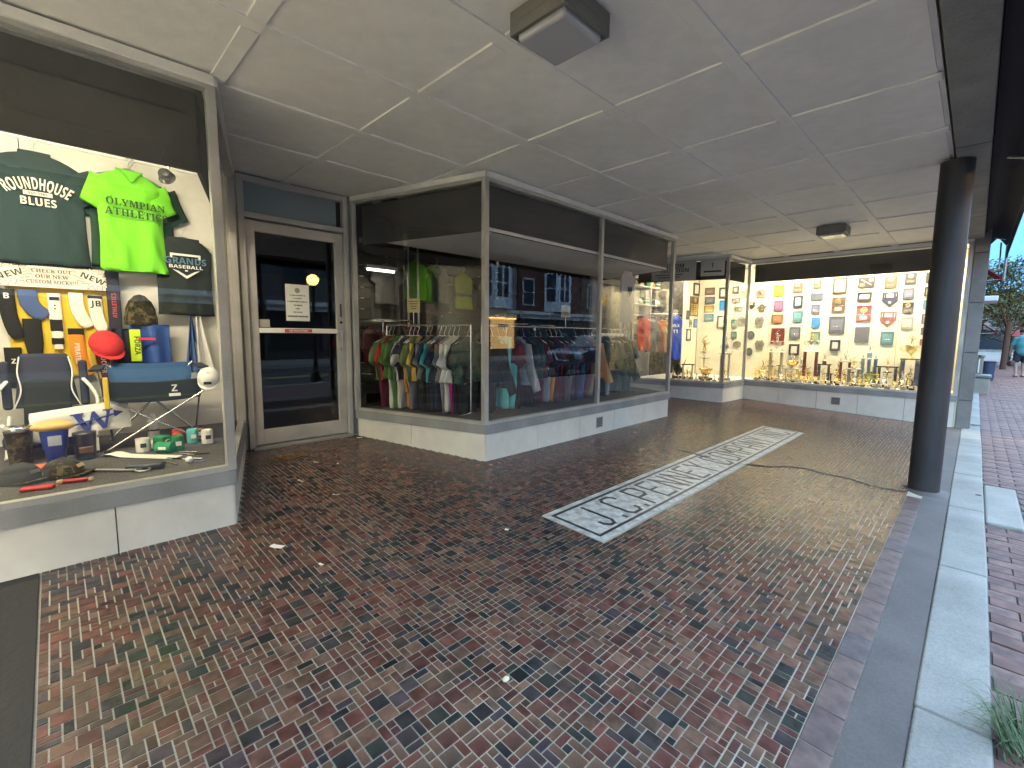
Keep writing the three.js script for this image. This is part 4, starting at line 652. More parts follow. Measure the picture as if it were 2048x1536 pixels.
{ // blue camping chair on crossed metal legs
  const t = thing('camping_chair', 'blue camping chair with crossed metal legs right of the navy chair', 'chair', [-4.62, DF, -0.53], RIGHT - 0.1), bl = fabric([0.03, 0.09, 0.21]), dk = fabric([0.018, 0.026, 0.036]);
  const sheet = (pts, th, m, nm) => mesh(nm, loft(pts.map(([y, z, w, sag]) => { const r = []; for (let i = 0; i <= 10; i++) { const u = -1 + i / 5; r.push(V(w / 2 * u, y - sag * (1 - u * u), z + th)); } for (let i = 10; i >= 0; i--) { const u = -1 + i / 5; r.push(V(w / 2 * u, y - sag * (1 - u * u) - 0.004, z - th)); } return r.reverse(); })), m, t);
  sheet([[0.40, -0.02, 0.50, 0.05], [0.50, -0.06, 0.53, 0.03], [0.60, -0.10, 0.54, 0.015]], 0.012, bl, 'backrest');
  sheet([[0.40, 0.0, 0.50, 0.06], [0.40, 0.22, 0.54, 0.07], [0.42, 0.42, 0.56, 0.03]], 0.004, bl, 'seat');
  sheet([[0.36, 0.43, 0.56, 0.02], [0.50, 0.44, 0.58, 0.02]], 0.01, dk, 'front_apron');
  for (const s of [-1, 1]) { mesh('arm_strap', rb2(0.07, 0.02, 0.5, 0.008, s * 0.31, 0.58, 0.18), dk, t); mesh('leg', rod([s * 0.3, 0.58, 0.42], [s * 0.26, 0.012, 0.05], 0.007), M.silver, t); mesh('leg', rod([s * 0.3, 0.40, 0.44], [-s * 0.28, 0.012, 0.42], 0.007), M.silver, t); mesh('leg', rod([s * 0.28, 0.60, -0.09], [-s * 0.28, 0.012, 0.0], 0.009), M.silver, t); mesh('foot', rb(0.04, 0.012, 0.04, 0.004, s * 0.28, 0.006, 0.42), M.black, t); }
  mesh('yellow_strip', rb2(0.03, 0.22, 0.02, 0.008, -0.26, 0.42, 0.455), fabric([0.7, 0.5, 0.05]), t); mesh('label', rb(0.07, 0.022, 0.004, 0.001, 0.12, 0.385, 0.458), M.white, t); mesh('mark', text('Z', 0.05, 0.002).translate(0.12, 0.435, 0.462), inkWhite, t);
}
{ const c = cap('white cap hanging on the arm of the blue camping chair', [-4.14, 1.0, -0.82], RIGHT - 0.3, fabric([0.66, 0.66, 0.62]), fabric([0.66, 0.66, 0.62]), { r: 0.08, mark: M.dark }); c.rotation.order = 'YXZ'; c.rotation.x = 0.9; }
{ // spirit towel with a big blue letter
  const t = thing('spirit_towel', 'white towel with a large blue letter draped over the navy chair', 'towel', [-4.30, 0.66, -0.105], RIGHT - 0.05), n = 16, rings = [];
  for (let j = 0; j <= 10; j++) { const v = j / 10, r = [], f = (u, s) => { const x = 0.25 * u, over = v > 0.6; return V(x - 0.02 * v, 0.06 * u * 0.5 + (over ? 0.16 + 0.015 * (v - 0.6) : v / 0.6 * 0.16) - 0.02 * Math.abs(u) * (1 - v), (over ? -(v - 0.6) * 0.3 : 0.03 * (1 - v / 0.6)) + s * 0.003 + 0.006 * Math.sin(u * 6 + v * 4)); }; for (let i = 0; i <= n; i++) r.push(f(-1 + 2 * i / n, 1)); for (let i = n; i >= 0; i--) r.push(f(-1 + 2 * i / n, -1)); rings.push(r.reverse()); }
  mesh('cloth', loft(rings), fabric([0.70, 0.70, 0.66]), t); mesh('letter', text('W', 0.13, 0.004, serif, 1.15).rotateZ(0.12).rotateX(-0.15).translate(0.05, 0.075, 0.028), inkRoyal, t); mesh('arrow', [rod([-0.05, 0.055, 0.036], [0.17, 0.115, 0.036], 0.006, 4), poly([[0.16, 0.09], [0.21, 0.125], [0.155, 0.14]], 0.004).translate(0, 0, 0.034)], inkRoyal, t);
  const s = thing('hang_tag', 'white card with dark lettering hanging below the spirit towel', 'card', [-4.25, 0.63, -0.11], RIGHT); mesh('card', rb(0.12, 0.15, 0.003, 0.001, 0, -0.03, 0), M.paper, s); mesh('lettering', [text('hntness', 0.02, 0.001).translate(0.01, 0.0, 0.002), text('nfld', 0.03, 0.001).translate(0.0, -0.05, 0.002)], inkRoyal, s);
}
function vessel(name, label, cat, x, z, prof, m, extra) { const t = thing(name, label, cat, [x, DF, z]); mesh('body', lathe(prof, 22), m, t); if (extra) extra(t); if (name === 'tumbler') t.scale.setScalar(1.4); return t; }
const camoM = mat([0.8, 0.8, 0.75], 0.5, { map: T.camo });
vessel('tumbler', 'camouflage tumbler with steel rim at left front of the window', 'tumbler', -4.22, 0.205, [[0, 0], [0.036, 0], [0.038, 0.02], [0.047, 0.15], [0.047, 0.152]], camoM, t => { mesh('lid', lathe([[0.047, 0.152], [0.05, 0.156], [0.05, 0.17], [0.044, 0.176], [0, 0.176]], 22), M.chrome, t); });
vessel('tumbler', 'royal blue tumbler with yellow football lid in front of the towel', 'tumbler', -4.12, 0.045, [[0, 0], [0.032, 0], [0.036, 0.06], [0.042, 0.07], [0.05, 0.155]], mat([0.02, 0.05, 0.32], 0.3), t => { mesh('football_lid', sp(0.05, 0, 0, 0, 18).scale(1.5, 0.55, 0.9).rotateY(RIGHT).translate(0, 0.17, 0), mat([0.62, 0.42, 0.14], 0.6), t); mesh('emblem', rb(0.003, 0.045, 0.045, 0.001, 0.0475, 0.11, 0), mat([0.35, 0.40, 0.5], 0.5), t); });
vessel('tumbler', 'dark navy insulated cup beside the royal blue tumbler', 'tumbler', -4.12, -0.095, [[0, 0], [0.036, 0], [0.038, 0.02], [0.042, 0.12], [0.043, 0.13], [0, 0.135]], mat([0.02, 0.022, 0.04], 0.35), t => { mesh('clip', rb(0.012, 0.03, 0.05, 0.004, 0.042, 0.05, 0), M.wood, t); });
vessel('mug', 'white ceramic mug with dark emblem on the window floor', 'mug', -4.10, -0.39, [[0, 0], [0.038, 0], [0.04, 0.004], [0.041, 0.095], [0.038, 0.095], [0.036, 0.01], [0, 0.008]], mat([0.74, 0.73, 0.68], 0.25), t => { mesh('handle', new THREE.TorusGeometry(0.027, 0.006, 8, 18).rotateY(0.3).translate(0.0, 0.05, -0.056).rotateY(-0.4), mat([0.74, 0.73, 0.68], 0.25), t); mesh('emblem', rb(0.002, 0.03, 0.034, 0.001, 0.0405, 0.05, 0), M.dark, t); });
vessel('sport_bottle', 'white sports bottle standing behind the mug', 'bottle', -4.35, -0.485, [[0, 0], [0.034, 0], [0.036, 0.01], [0.036, 0.14], [0.034, 0.16], [0.024, 0.19], [0.015, 0.205], [0.015, 0.22], [0.010, 0.235], [0, 0.236]], mat([0.66, 0.66, 0.62], 0.35), t => { mesh('dark_band', lathe([[0.0365, 0.10], [0.0365, 0.112]], 22), M.dark, t); });
const cool = [[0, 0], [0.036, 0], [0.038, 0.006], [0.038, 0.10], [0.032, 0.11], [0.032, 0.104], [0, 0.10]];
[['green can cooler with white script, front of the group', -3.98, -0.575, [0.01, 0.20, 0.06]], ['orange red can cooler behind the green one', -4.22, -0.615, [0.75, 0.07, 0.04]], ['teal can cooler in the middle of the group', -4.18, -0.70, [0.10, 0.45, 0.42]], ['white can cooler with dark emblem at the window corner', -4.08, -0.775, [0.68, 0.66, 0.58]], ['maroon and gold can cooler behind the white one', -4.26, -0.745, [0.20, 0.03, 0.10]]].forEach(([l, x, z, c], i) => { const t = vessel('can_cooler', l, 'can cooler', x, z, cool, mat(c, 0.8)); t.userData.group = 'foam can coolers'; mesh('emblem', rb(0.002, 0.03, 0.034, 0.001, 0.0385, 0.055, 0), i === 3 ? M.dark : M.white, t); if (i === 4) mesh('gold_band', lathe([[0.0385, 0.085], [0.0385, 0.10]], 22), mat([0.6, 0.45, 0.1], 0.6), t); });
{ const t = thing('gift_box', 'green boxed can cooler with white script beside the mug', 'box', [-4.09, DF, -0.50], 0.6); mesh('box', rb2(0.09, 0.10, 0.07, 0.012, 0, 0.051, 0), mat([0.01, 0.22, 0.07], 0.6), t); mesh('script', [text('G', 0.05, 0.001).rotateY(RIGHT).translate(0.046, 0.052, 0)], M.white, t); const c = thing('fallen_cooler', 'green can cooler lying on its side before the green box', 'can cooler', [-3.96, DF + 0.039, -0.50], 0.9); mesh('body', lathe(cool, 20).translate(0, -0.05, 0).rotateZ(RIGHT), mat([0.01, 0.24, 0.09], 0.7), c); mesh('mark', rb(0.05, 0.02, 0.002, 0.001, 0, 0.0, 0.0385), M.white, c); }
{ const t = thing('banner_strip', 'long curled white ribbon lying across the window floor', 'ribbon', [-3.93, DF, -0.37], 0.72); const r = []; for (let j = 0; j <= 14; j++) { const u = j / 14, x = -0.27 + 0.52 * u, y = 0.003 + 0.035 * Math.max(0, 0.3 - u) * Math.abs(Math.sin(u * 9)) * 3; r.push([V(x, y, -0.045), V(x, y, 0.045), V(x, y + 0.002, 0.045), V(x, y + 0.002, -0.045)]); } mesh('cloth', loft(r), fabric([0.70, 0.68, 0.60]), t); }
{ const t = thing('golf_ball', 'white golf ball at the right front of the window', 'ball', [-3.54, DF + 0.0215, -0.565]); mesh('ball', sp(0.0214, 0, 0, 0, 18), M.white, t); mesh('tee', cy(0.004, 0.002, 0.07, 8).rotateX(RIGHT).translate(0.02, -0.017, -0.06), mat([0.10, 0.18, 0.55], 0.4), t); }
{ const t = thing('glasses_case', 'dark blue grey glasses case lying at the window front', 'case', [-3.56, DF, -0.345], 1.15); mesh('shell', rb2(0.19, 0.04, 0.075, 0.018, 0, 0.0205, 0), mat([0.05, 0.06, 0.075], 0.5), t); mesh('seam', bx(0.19, 0.003, 0.076, 0, 0.024, 0), M.black, t); }
[[-3.78, -0.60, 0.5, M.chrome], [-3.74, -0.66, 1.1, M.blackGloss], [-3.62, -0.60, 0.9, M.steel], [-3.70, -0.52, 0.7, M.blackGloss], [-3.85, -0.62, 0.8, M.chrome], [-3.58, -0.48, 0.3, M.steel]].forEach(([x, z, a, m], i) => { const t = thing('pen', ['silver', 'black', 'grey', 'thin black', 'long silver', 'short grey'][i] + ' pen among the pens right of the window floor', 'pen', [x, DF + 0.006, z], a, 'pens on the window floor'); mesh('barrel', cy(0.005, 0.005, 0.12, 8).rotateZ(RIGHT), m, t); mesh('tip', cy(0.001, 0.005, 0.014, 8).rotateZ(RIGHT).translate(-0.067, 0, 0), M.steel, t); });
cap('camouflage cap lying at the front of left window', [-3.70, DF + 0.012, 0.02], 2.6, mat([0.8, 0.8, 0.75], 0.9, { map: T.camo }), mat([0.8, 0.8, 0.75], 0.9, { map: T.camo }), { mark: mat([0.6, 0.4, 0.2], 0.6) });
cap('black and camouflage cap at the far left window front', [-3.72, DF + 0.012, 0.19], 2.3, fabric([0.03, 0.03, 0.028]), mat([0.8, 0.8, 0.75], 0.9, { map: T.camo }), { mark: M.steel });
{ const t = tag(mesh('orange_box', rb2(0.12, 0.035, 0.20, 0.006, -3.92, DF + 0.018, 0.12), mat([0.62, 0.14, 0.05], 0.6)), 'flat orange box between the two caps', 'box'); }
{ const t = thing('pocket_knife', 'red handled pocket knife with wooden ends at the window front', 'knife', [-3.50, DF + 0.012, -0.03], 1.25); mesh('handle', rb2(0.11, 0.022, 0.03, 0.008), mat([0.35, 0.02, 0.03], 0.35), t); mesh('end_cap', [rb2(0.025, 0.022, 0.028, 0.006, -0.068, 0, 0), rb2(0.02, 0.02, 0.026, 0.006, 0.065, 0, 0)], mat([0.5, 0.33, 0.16], 0.5), t); const g = thing('multi_tool', 'grey long handled tool lying beside the glasses case', 'tool', [-3.62, DF + 0.012, -0.19], 0.85); mesh('shaft', rb2(0.30, 0.014, 0.018, 0.005), M.steel, g); mesh('loop', new THREE.TorusGeometry(0.035, 0.006, 6, 18).rotateX(RIGHT).translate(0.18, 0, 0), M.steel, g); mesh('grip', rb2(0.10, 0.022, 0.028, 0.008, -0.14, 0, 0), M.rubber, g); tag(mesh('red_case', rb2(0.13, 0.02, 0.05, 0.008).rotateY(1.3).translate(-3.47, DF + 0.0105, 0.12), mat([0.45, 0.03, 0.03], 0.4)), 'small red case at the lower left front of the window', 'case'); }
{ const t = thing('spot_lamp', 'chrome clip lamp under the ceiling of the left window', 'lamp', [-3.85, 2.36, -0.60], 0.4); mesh('shade', lathe([[0.02, 0.07], [0.035, 0.05], [0.05, 0], [0.046, 0], [0.03, 0.045]], 18).rotateZ(0.7), M.chrome, t); mesh('arm', rod([0.02, 0.06, 0], [0.02, 0.42, 0], 0.006), M.chrome, t); }
// ---------------------------------------------------------------- island window: racks of uniforms
const cGreen = [0.10, 0.20, 0.045], cOlive = [0.13, 0.20, 0.06], cWhite = [0.60, 0.60, 0.52], cNavy = [0.018, 0.024, 0.05], cOrange = [0.62, 0.24, 0.02], cYellow = [0.55, 0.36, 0.03], cBlack = [0.013, 0.014, 0.015], cGrey = [0.16, 0.16, 0.16], cTeal = [0.03, 0.30, 0.32], cMaroon = [0.14, 0.015, 0.03], cAqua = [0.16, 0.58, 0.50], cPink = [0.30, 0.02, 0.14], cBlue = [0.06, 0.12, 0.30], cTan = [0.36, 0.25, 0.12], cRed = [0.40, 0.03, 0.03], cPine = [0.02, 0.06, 0.045], cSilver = [0.36, 0.37, 0.38];
const teeVariants = [0, 1, 2, 3].map(k => teeGeo({ w: 0.44, len: 0.49, sl: 0.21, ph: k * 1.7, fold: 0.02, th: 0.03, slW: 0.17 })), tankVariants = [0, 1].map(k => teeGeo({ w: 0.40, len: 0.62, sl: 0, ph: k * 2.3, fold: 0.02, th: 0.025 }));
const longTop = teeGeo({ w: 0.46, len: 0.55, sl: 0.5, ph: 1, fold: 0.02, th: 0.04, slW: 0.14 });
const pantVariants = [0, 1].map(k => pantsGeo({ ph: k * 2, len: 0.52 })), longPants = pantsGeo({ w: 0.42, len: 0.80, th: 0.045, ph: 1 });
const NAMES = new Map([[cGreen, 'green'], [cOlive, 'olive'], [cWhite, 'white'], [cNavy, 'navy'], [cOrange, 'orange'], [cYellow, 'yellow'], [cBlack, 'black'], [cGrey, 'grey'], [cTeal, 'teal'], [cMaroon, 'maroon'], [cAqua, 'aqua'], [cPink, 'magenta'], [cBlue, 'blue'], [cTan, 'tan'], [cRed, 'red'], [cPine, 'dark green'], [cSilver, 'silver']]);
function rackOf(label, group, where, a, b, y, items) {
  const t = thing('clothes_rack', label, 'clothes rack'), dx = b[0] - a[0], dz = b[1] - a[1], L = Math.hypot(dx, dz), turn = Math.atan2(dx, dz);
  mesh('rail', rod([a[0], y, a[1]], [b[0], y, b[1]], 0.009, 10), M.chrome, t);
  for (const p of [a, b]) { mesh('upright', rod([p[0], 0.51, p[1]], [p[0], y, p[1]], 0.009, 10), M.chrome, t); mesh('foot', rod([p[0] + dz / L * 0.2, 0.517, p[1] - dx / L * 0.2], [p[0] - dz / L * 0.2, 0.517, p[1] + dx / L * 0.2], 0.011, 8), M.chrome, t); }
  items.forEach(([kind, c, c2, pc], i) => {
    const u = (i + 0.6) / (items.length + 0.2), nm = { t: 'tee', s: 'shirt over ' + NAMES.get(pc || c) + ' trousers', j: 'sleeveless jersey', l: 'long sleeved top', p: 'long sweatpants' }[kind];
    const g = thing('hanging_garment', `${NAMES.get(c)} ${nm}, ${ORD[i]} garment ${where}`, 'garment', [a[0] + dx * u, y - 0.12, a[1] + dz * u], turn + rr(-0.16, 0.16), group);
    mesh('hanger', HG, pick([M.white, M.steel, M.black]), g);
    if (kind === 'p') { mesh('trousers', longPants, fabric(c), g).position.y = -0.0; return; }
    const body = kind === 'j' ? pick(tankVariants) : kind === 'l' ? longTop : pick(teeVariants);
    mesh('top', body, fabric(c), g);
    if (c2) mesh('trim', rb2(0.03, 0.40, 0.085, 0.01, 0.19, -0.33, 0), fabric(c2), g);
    if (kind === 's' || kind === 'j') { const p = mesh('trousers', pick(pantVariants), fabric(pc || c), g); p.position.y = -0.27 - rr(0, 0.05); p.rotation.y = rr(-0.1, 0.1); }
  });
}
rackOf('chrome clothes rack beside the angled side of the island window', 'uniforms on the rack beside the door', 'from the door on the rack beside it', [-4.86, -2.76], [-3.74, -3.10], 1.45, [
  ['s', cOlive, null, cMaroon], ['t', cRed], ['s', cGreen, null, cWhite], ['s', cGreen, null, cGreen], ['s', cWhite, null, cWhite], ['t', cNavy], ['j', cOrange, null, cOrange], ['s', cOlive, null, cGrey], ['t', cYellow, null], ['s', cBlack, null, cBlack], ['s', cGrey, null, cBlack], ['s', cBlack, null, cBlack], ['s', cTeal, null, cNavy], ['s', cNavy, null, cNavy], ['s', cGrey, null, cGrey], ['s', cWhite, cMaroon, cWhite], ['s', cWhite, null, cPink], ['s', cBlack, null, cBlack], ['s', cPine, null, cBlack]]);
rackOf('long chrome clothes rack along the front of the island window', 'uniforms on the front rack', 'along the front window rack', [-3.80, -3.30], [-3.80, -6.25], 1.45, [
  ['s', cBlack, null, cBlack], ['l', cBlack], ['p', cAqua], ['s', cMaroon, null, cAqua], ['s', cGrey, null, cBlack], ['l', cSilver], ['s', cNavy, null, cBlack], ['t', cPine], ['s', cMaroon, null, cMaroon], ['s', cBlack, null, cSilver], ['s', cNavy, null, cOrange], ['s', cMaroon, null, cMaroon], ['s', cBlack, null, cMaroon], ['s', cNavy, null, cGrey], ['s', cMaroon, null, cMaroon], ['s', cBlack, null, cNavy], ['s', cNavy, null, cBlue], ['s', cMaroon, null, cMaroon], ['s', cTan, null, cTan], ['l', cOrange], ['s', cBlack, null, cNavy], ['s', cNavy, null, cBlack], ['s', cBlack, null, cSilver], ['l', cPine], ['s', cGrey, null, cBlack], ['s', cPine, null, cPine], ['l', cPine], ['s', cBlack, null, cPine], ['s', cSilver, null, cPine]]);
{ const t = shirtOnWall('white tank top with dark heart print hanging high in the island window', [-3.62, 2.27, -5.93], RIGHT, [0.5, 0.5, 0.48], { w: 0.34, len: 0.72, sl: 0, neck: 0.11, ph: 1 }); print(t, poly([[0, -0.11], [0.06, -0.02], [0.05, 0.04], [0.015, 0.03], [0, 0.0], [-0.015, 0.04], [-0.06, 0.03], [-0.055, -0.03]], 0.003), inkDark, 0, -0.25, 0.045); }
for (const [x, y, z, a, l] of [[-4.35, 1.66, -2.80, 0.5, 'yellow price card on the rack beside the door'], [-3.80, 1.66, -4.75, 1.4, 'yellow price card on the front window rack']]) { const t = thing('price_card', l, 'card', [x, y, z], a, 'price cards on the racks'); mesh('card', rb(0.15, 0.15, 0.004, 0.002), mat([0.42, 0.36, 0.16], 0.7), t); mesh('stem', rod([0.0, -0.20, 0], [0.0, -0.07, 0], 0.005), M.steel, t); for (let k = 0; k < 4; k++) mesh('print_line', bx(0.11 - k * 0.015, 0.008, 0.001, 0, 0.045 - k * 0.026, 0.0026), M.dark, t); }
[[[0.10, 0.30, 0.02], 'j', -4.55, 2.62, 'green jersey hanging at the back of the dim shop'], [cBlack, 't', -5.0, 2.6, 'black tee hanging at the back of the dim shop'], [[0.42, 0.55, 0.02], 'v', -5.62, 2.5, 'neon yellow safety vest at the back of the dim shop'], [cBlack, 't', -6.2, 2.55, 'second black tee right of the safety vest in the dim shop'], [cGrey, 't', -4.0, 2.5, 'grey tee left of the green jersey in the dim shop'], [cPine, 't', -5.3, 1.75, 'dark green tee below the black tee in the dim shop']].forEach(([c, k, z, y, l]) => { const t = shirtOnWall(l, [-7.0, y, z], RIGHT, c, { w: 0.46, len: 0.66, sl: k === 't' ? 0.2 : 0, ph: z, name: 'shop_shirt' }, 'shirts at the back of the dim shop'); if (k === 'v') mesh('reflective_band', rb(0.48, 0.05, 0.09, 0.01, 0, -0.4, 0), M.dark, t); });
{ const t = thing('slatted_stand', 'grey slatted stand carrying the shirts deep in the shop', 'stand', [-7.08, 0.19, -5.1], RIGHT); for (let k = 0; k < 14; k++) mesh('slat', bx(3.4, 0.16, 0.02, 0, 0.25 + k * 0.175, 0), mat([0.05, 0.05, 0.045], 0.8), t); mesh('post', [bx(0.06, 2.7, 0.04, -1.5, 1.35, -0.04), bx(0.06, 2.7, 0.04, 1.5, 1.35, -0.04)], M.steel, t); }
for (const z of [-4.15, -4.34]) tag(mesh('steel_post', cy(0.02, 0.02, 2.8, 10, -6.6, 1.6, z), M.steel), z > -4.2 ? 'thin steel post in the dim shop, nearer the door' : 'thin steel post in the dim shop, nearer the vest', 'post');
[[-6.1, -3.4, cMaroon], [-6.0, -5.8, cNavy], [-6.3, -6.9, cGrey]].forEach(([x, z, c], i) => { const t = thing('round_rack', ['maroon', 'navy', 'grey'][i] + ' clothes on a round rack inside the dim shop', 'clothes rack', [x, 0.19, z]); mesh('ring', new THREE.TorusGeometry(0.42, 0.012, 8, 28).rotateX(RIGHT).translate(0, 1.35, 0), M.chrome, t); mesh('stand', cy(0.02, 0.02, 1.35, 10, 0, 0.68, 0), M.chrome, t); for (let k = 0; k < 14; k++) { const a = k / 14 * 6.283, o = mesh('garment', teeVariants[k % 4], fabric(k % 3 ? c : cBlack), t); o.position.set(Math.cos(a) * 0.42, 1.27, Math.sin(a) * 0.42); o.rotation.y = -a; } });

// ---------------------------------------------------------------- banners above the far entrance
{ const d = [innerR[0] - cornerR[0], innerR[1] - cornerR[1]], L = Math.hypot(...d), ux = d[0] / L, uz = d[1] / L, turn = Math.atan2(uz, -ux), at = s => [cornerR[0] + ux * s + 0.05, cornerR[1] + uz * s + 0.05];
  const bm = mat([0.42, 0.42, 0.40], 0.7);
  [[0.30, 0.40, 0.30, 'small pale banner with a dark line over the second entrance'], [0.98, 0.80, 0.36, 'wide curling pale banner with bold lettering over the second entrance']].forEach(([s, w, h, l], i) => { const p = at(s), t = thing('banner', l, 'banner', [p[0], 2.60 - i * 0.02, p[1]], turn); mesh('sheet', rb2(w, h, 0.008, 0.003), bm, t); if (i) { mesh('lettering', [text('CUSTOM', 0.075, 0.002).translate(-0.02, 0.085, 0.004), text('SELECTION', 0.07, 0.002).translate(0.02, 0.0, 0.004)], M.dark, t); for (let k = 0; k < 2; k++) mesh('print_line', bx(0.5 - k * 0.1, 0.014, 0.002, -0.08, -0.075 - k * 0.045, 0.0045), M.dark, t); } else { mesh('print_line', bx(0.30, 0.03, 0.002, 0, -0.07, 0.0045), M.dark, t); mesh('emblem', [rod([0, 0.0, 0.004], [0, 0.07, 0.004], 0.008, 5), sp(0.012, 0, 0.075, 0.004, 8)], M.dark, t); } }); }

// ---------------------------------------------------------------- trophy window: plaques
const wd = { brown: [0.13, 0.085, 0.055], taupe: [0.20, 0.16, 0.12], dark: [0.05, 0.045, 0.045], slate: [0.10, 0.11, 0.15], navy: [0.05, 0.055, 0.11], blue: [0.05, 0.13, 0.28], bright: [0.03, 0.22, 0.55], teal: [0.06, 0.17, 0.20], green: [0.13, 0.20, 0.15], yellow: [0.68, 0.47, 0.03], purple: [0.20, 0.09, 0.17], maroon: [0.20, 0.05, 0.06], red: [0.17, 0.035, 0.03], gold: [0.36, 0.24, 0.07], grey: [0.28, 0.27, 0.24], rust: [0.25, 0.12, 0.06] };
const wm = {}; for (const k in wd) wm[k] = mat(wd[k], 0.45, { map: T.metalwear });
function plaque(col, kind, x, y, w, h, label, o = {}) {
  const t = thing('plaque', label, 'plaque', o.pos || [x, y, -10.397], o.turn || 0, 'award plaques on the trophy window wall');
  const W = w, H = h, m = wm[col];
  if (kind === 'home') mesh('board', poly([[-W / 2, H / 2], [-W / 2, -H * 0.08], [0, -H / 2], [W / 2, -H * 0.08], [W / 2, H / 2]], 0.016, 0.003), m, t);
  else if (kind === 'crest') mesh('board', poly([[-W * 0.3, H / 2], [0, H * 0.42], [W * 0.3, H / 2], [W / 2, H * 0.15], [W * 0.36, -H * 0.5], [-W * 0.36, -H * 0.5], [-W / 2, H * 0.15]], 0.016, 0.003), m, t);
  else if (kind === 'round') mesh('board', cy(0.5, 0.5, 0.02, 28).rotateX(RIGHT).scale(W, H, 1).translate(0, 0, 0.01), m, t);
  else if (kind === 'state') mesh('board', poly([[-W / 2, H / 2], [-W / 2, -H / 2], [W * 0.42, -H / 2], [W / 2, -H * 0.2], [W * 0.42, 0.0], [W / 2, H * 0.3], [W * 0.4, H / 2 * 0.9], [-W * 0.3, H * 0.45], [-W * 0.34, H * 0.55]], 0.016, 0.003), m, t);
  else if (kind === 'cap') mesh('board', poly([[-W * 0.22, -H / 2], [W * 0.22, -H / 2], [W * 0.26, -H * 0.1], [W / 2, H * 0.12], [W * 0.2, H * 0.2], [W * 0.05, H * 0.3], [0, H / 2], [-W * 0.08, H * 0.25], [-W * 0.25, H * 0.15], [-W / 2, 0], [-W * 0.26, -H * 0.12]], 0.016, 0.003), m, t);
  else mesh('board', rb(W, H, 0.02, 0.004, 0, 0, 0.01), m, t);
  const zf = 0.0215;
  if (kind === 'disc' || kind === 'discplate') { mesh('medal', cy(W * 0.25, W * 0.25, 0.006, 22).rotateX(RIGHT).translate(0, H * 0.22, zf), M.silver, t); mesh('medal_face', cy(W * 0.15, W * 0.15, 0.004, 18).rotateX(RIGHT).translate(0, H * 0.22, zf + 0.004), M.gold2, t); }
  if (kind === 'disc') mesh('plate', rb(W * 0.6, H * 0.16, 0.003, 0.001, 0, -H * 0.24, zf), wm.taupe, t);
  if (kind === 'discplate') { mesh('plate', rb(W * 0.46, H * 0.2, 0.003, 0.001, 0, -H * 0.26, zf), mat([0.62, 0.60, 0.52], 0.4), t); mesh('bar', rb(W * 0.9, 0.008, 0.004, 0.001, 0, -H * 0.08, zf), M.silver, t); }
  if (kind === 'frame') { for (const [a, b, c, d] of [[W, 0.02, 0, H / 2 - 0.01], [W, 0.02, 0, -H / 2 + 0.01], [0.02, H - 0.04, W / 2 - 0.01, 0], [0.02, H - 0.04, -W / 2 + 0.01, 0]]) mesh('frame_bar', rb(a, b, 0.012, 0.003, c, d, 0.025), o.frame || wm.dark, t); mesh('picture', bx(W - 0.075, H - 0.08, 0.002, 0, 0, 0.0215), o.pic || mat([0.55, 0.53, 0.46], 0.6), t); }
  if (kind === 'plate') { mesh('plate', rb(W * 0.72, H * 0.62, 0.003, 0.001, 0, 0.0, zf), o.pic || mat(wd[col].map(v => v * 1.35), 0.35), t); mesh('rule', rb(W * 0.5, 0.006, 0.002, 0.001, 0, -H * 0.08, zf + 0.0025), M.silver, t); }
  if (kind === 'home') { for (const s of [-1, 1]) mesh('strip', rb(W * 0.07, H * 0.24, 0.003, 0.001, s * W * 0.38, H * 0.27, 0.0205), M.silver, t); mesh('plate', rb(W * 0.46, H * 0.24, 0.003, 0.001, 0, H * 0.27, 0.0205), o.pic || mat([0.6, 0.55, 0.36], 0.4), t); mesh('medal', cy(W * 0.12, W * 0.12, 0.004, 18).rotateX(RIGHT).translate(0, -H * 0.2, 0.0215), M.silver, t); }
  if (kind === 'crest' || kind === 'round' || kind === 'cap') { mesh('relief', [new THREE.TorusGeometry(W * 0.26, 0.006, 6, 20).translate(0, 0, 0.022), sp(W * 0.13, 0, 0, 0.012, 10)], wm.taupe, t); }
  if (kind === 'grid') { for (let r = 0; r < 6; r++) for (let q = 0; q < 3; q++) mesh('plate', rb(W * 0.24, H * 0.07, 0.003, 0.001, (q - 1) * W * 0.29, H * 0.08 - r * H * 0.095, zf), M.gold2, t); mesh('medal', cy(W * 0.14, W * 0.14, 0.006, 18).rotateX(RIGHT).translate(W * 0.1, H * 0.3, zf), M.gold, t); }
  if (kind === 'collage') { mesh('medal', cy(0.035, 0.035, 0.006, 18).rotateX(RIGHT).translate(W * 0.28, H * 0.2, zf), M.silver, t); mesh('bat', rod([-W * 0.3, H * 0.25, zf + 0.004], [W * 0.3, -H * 0.25, zf + 0.004], 0.008), M.silver, t); mesh('plate', rb(W * 0.3, H * 0.3, 0.003, 0.001, -W * 0.25, -H * 0.22, zf), wm.taupe, t); }
  return t;
}
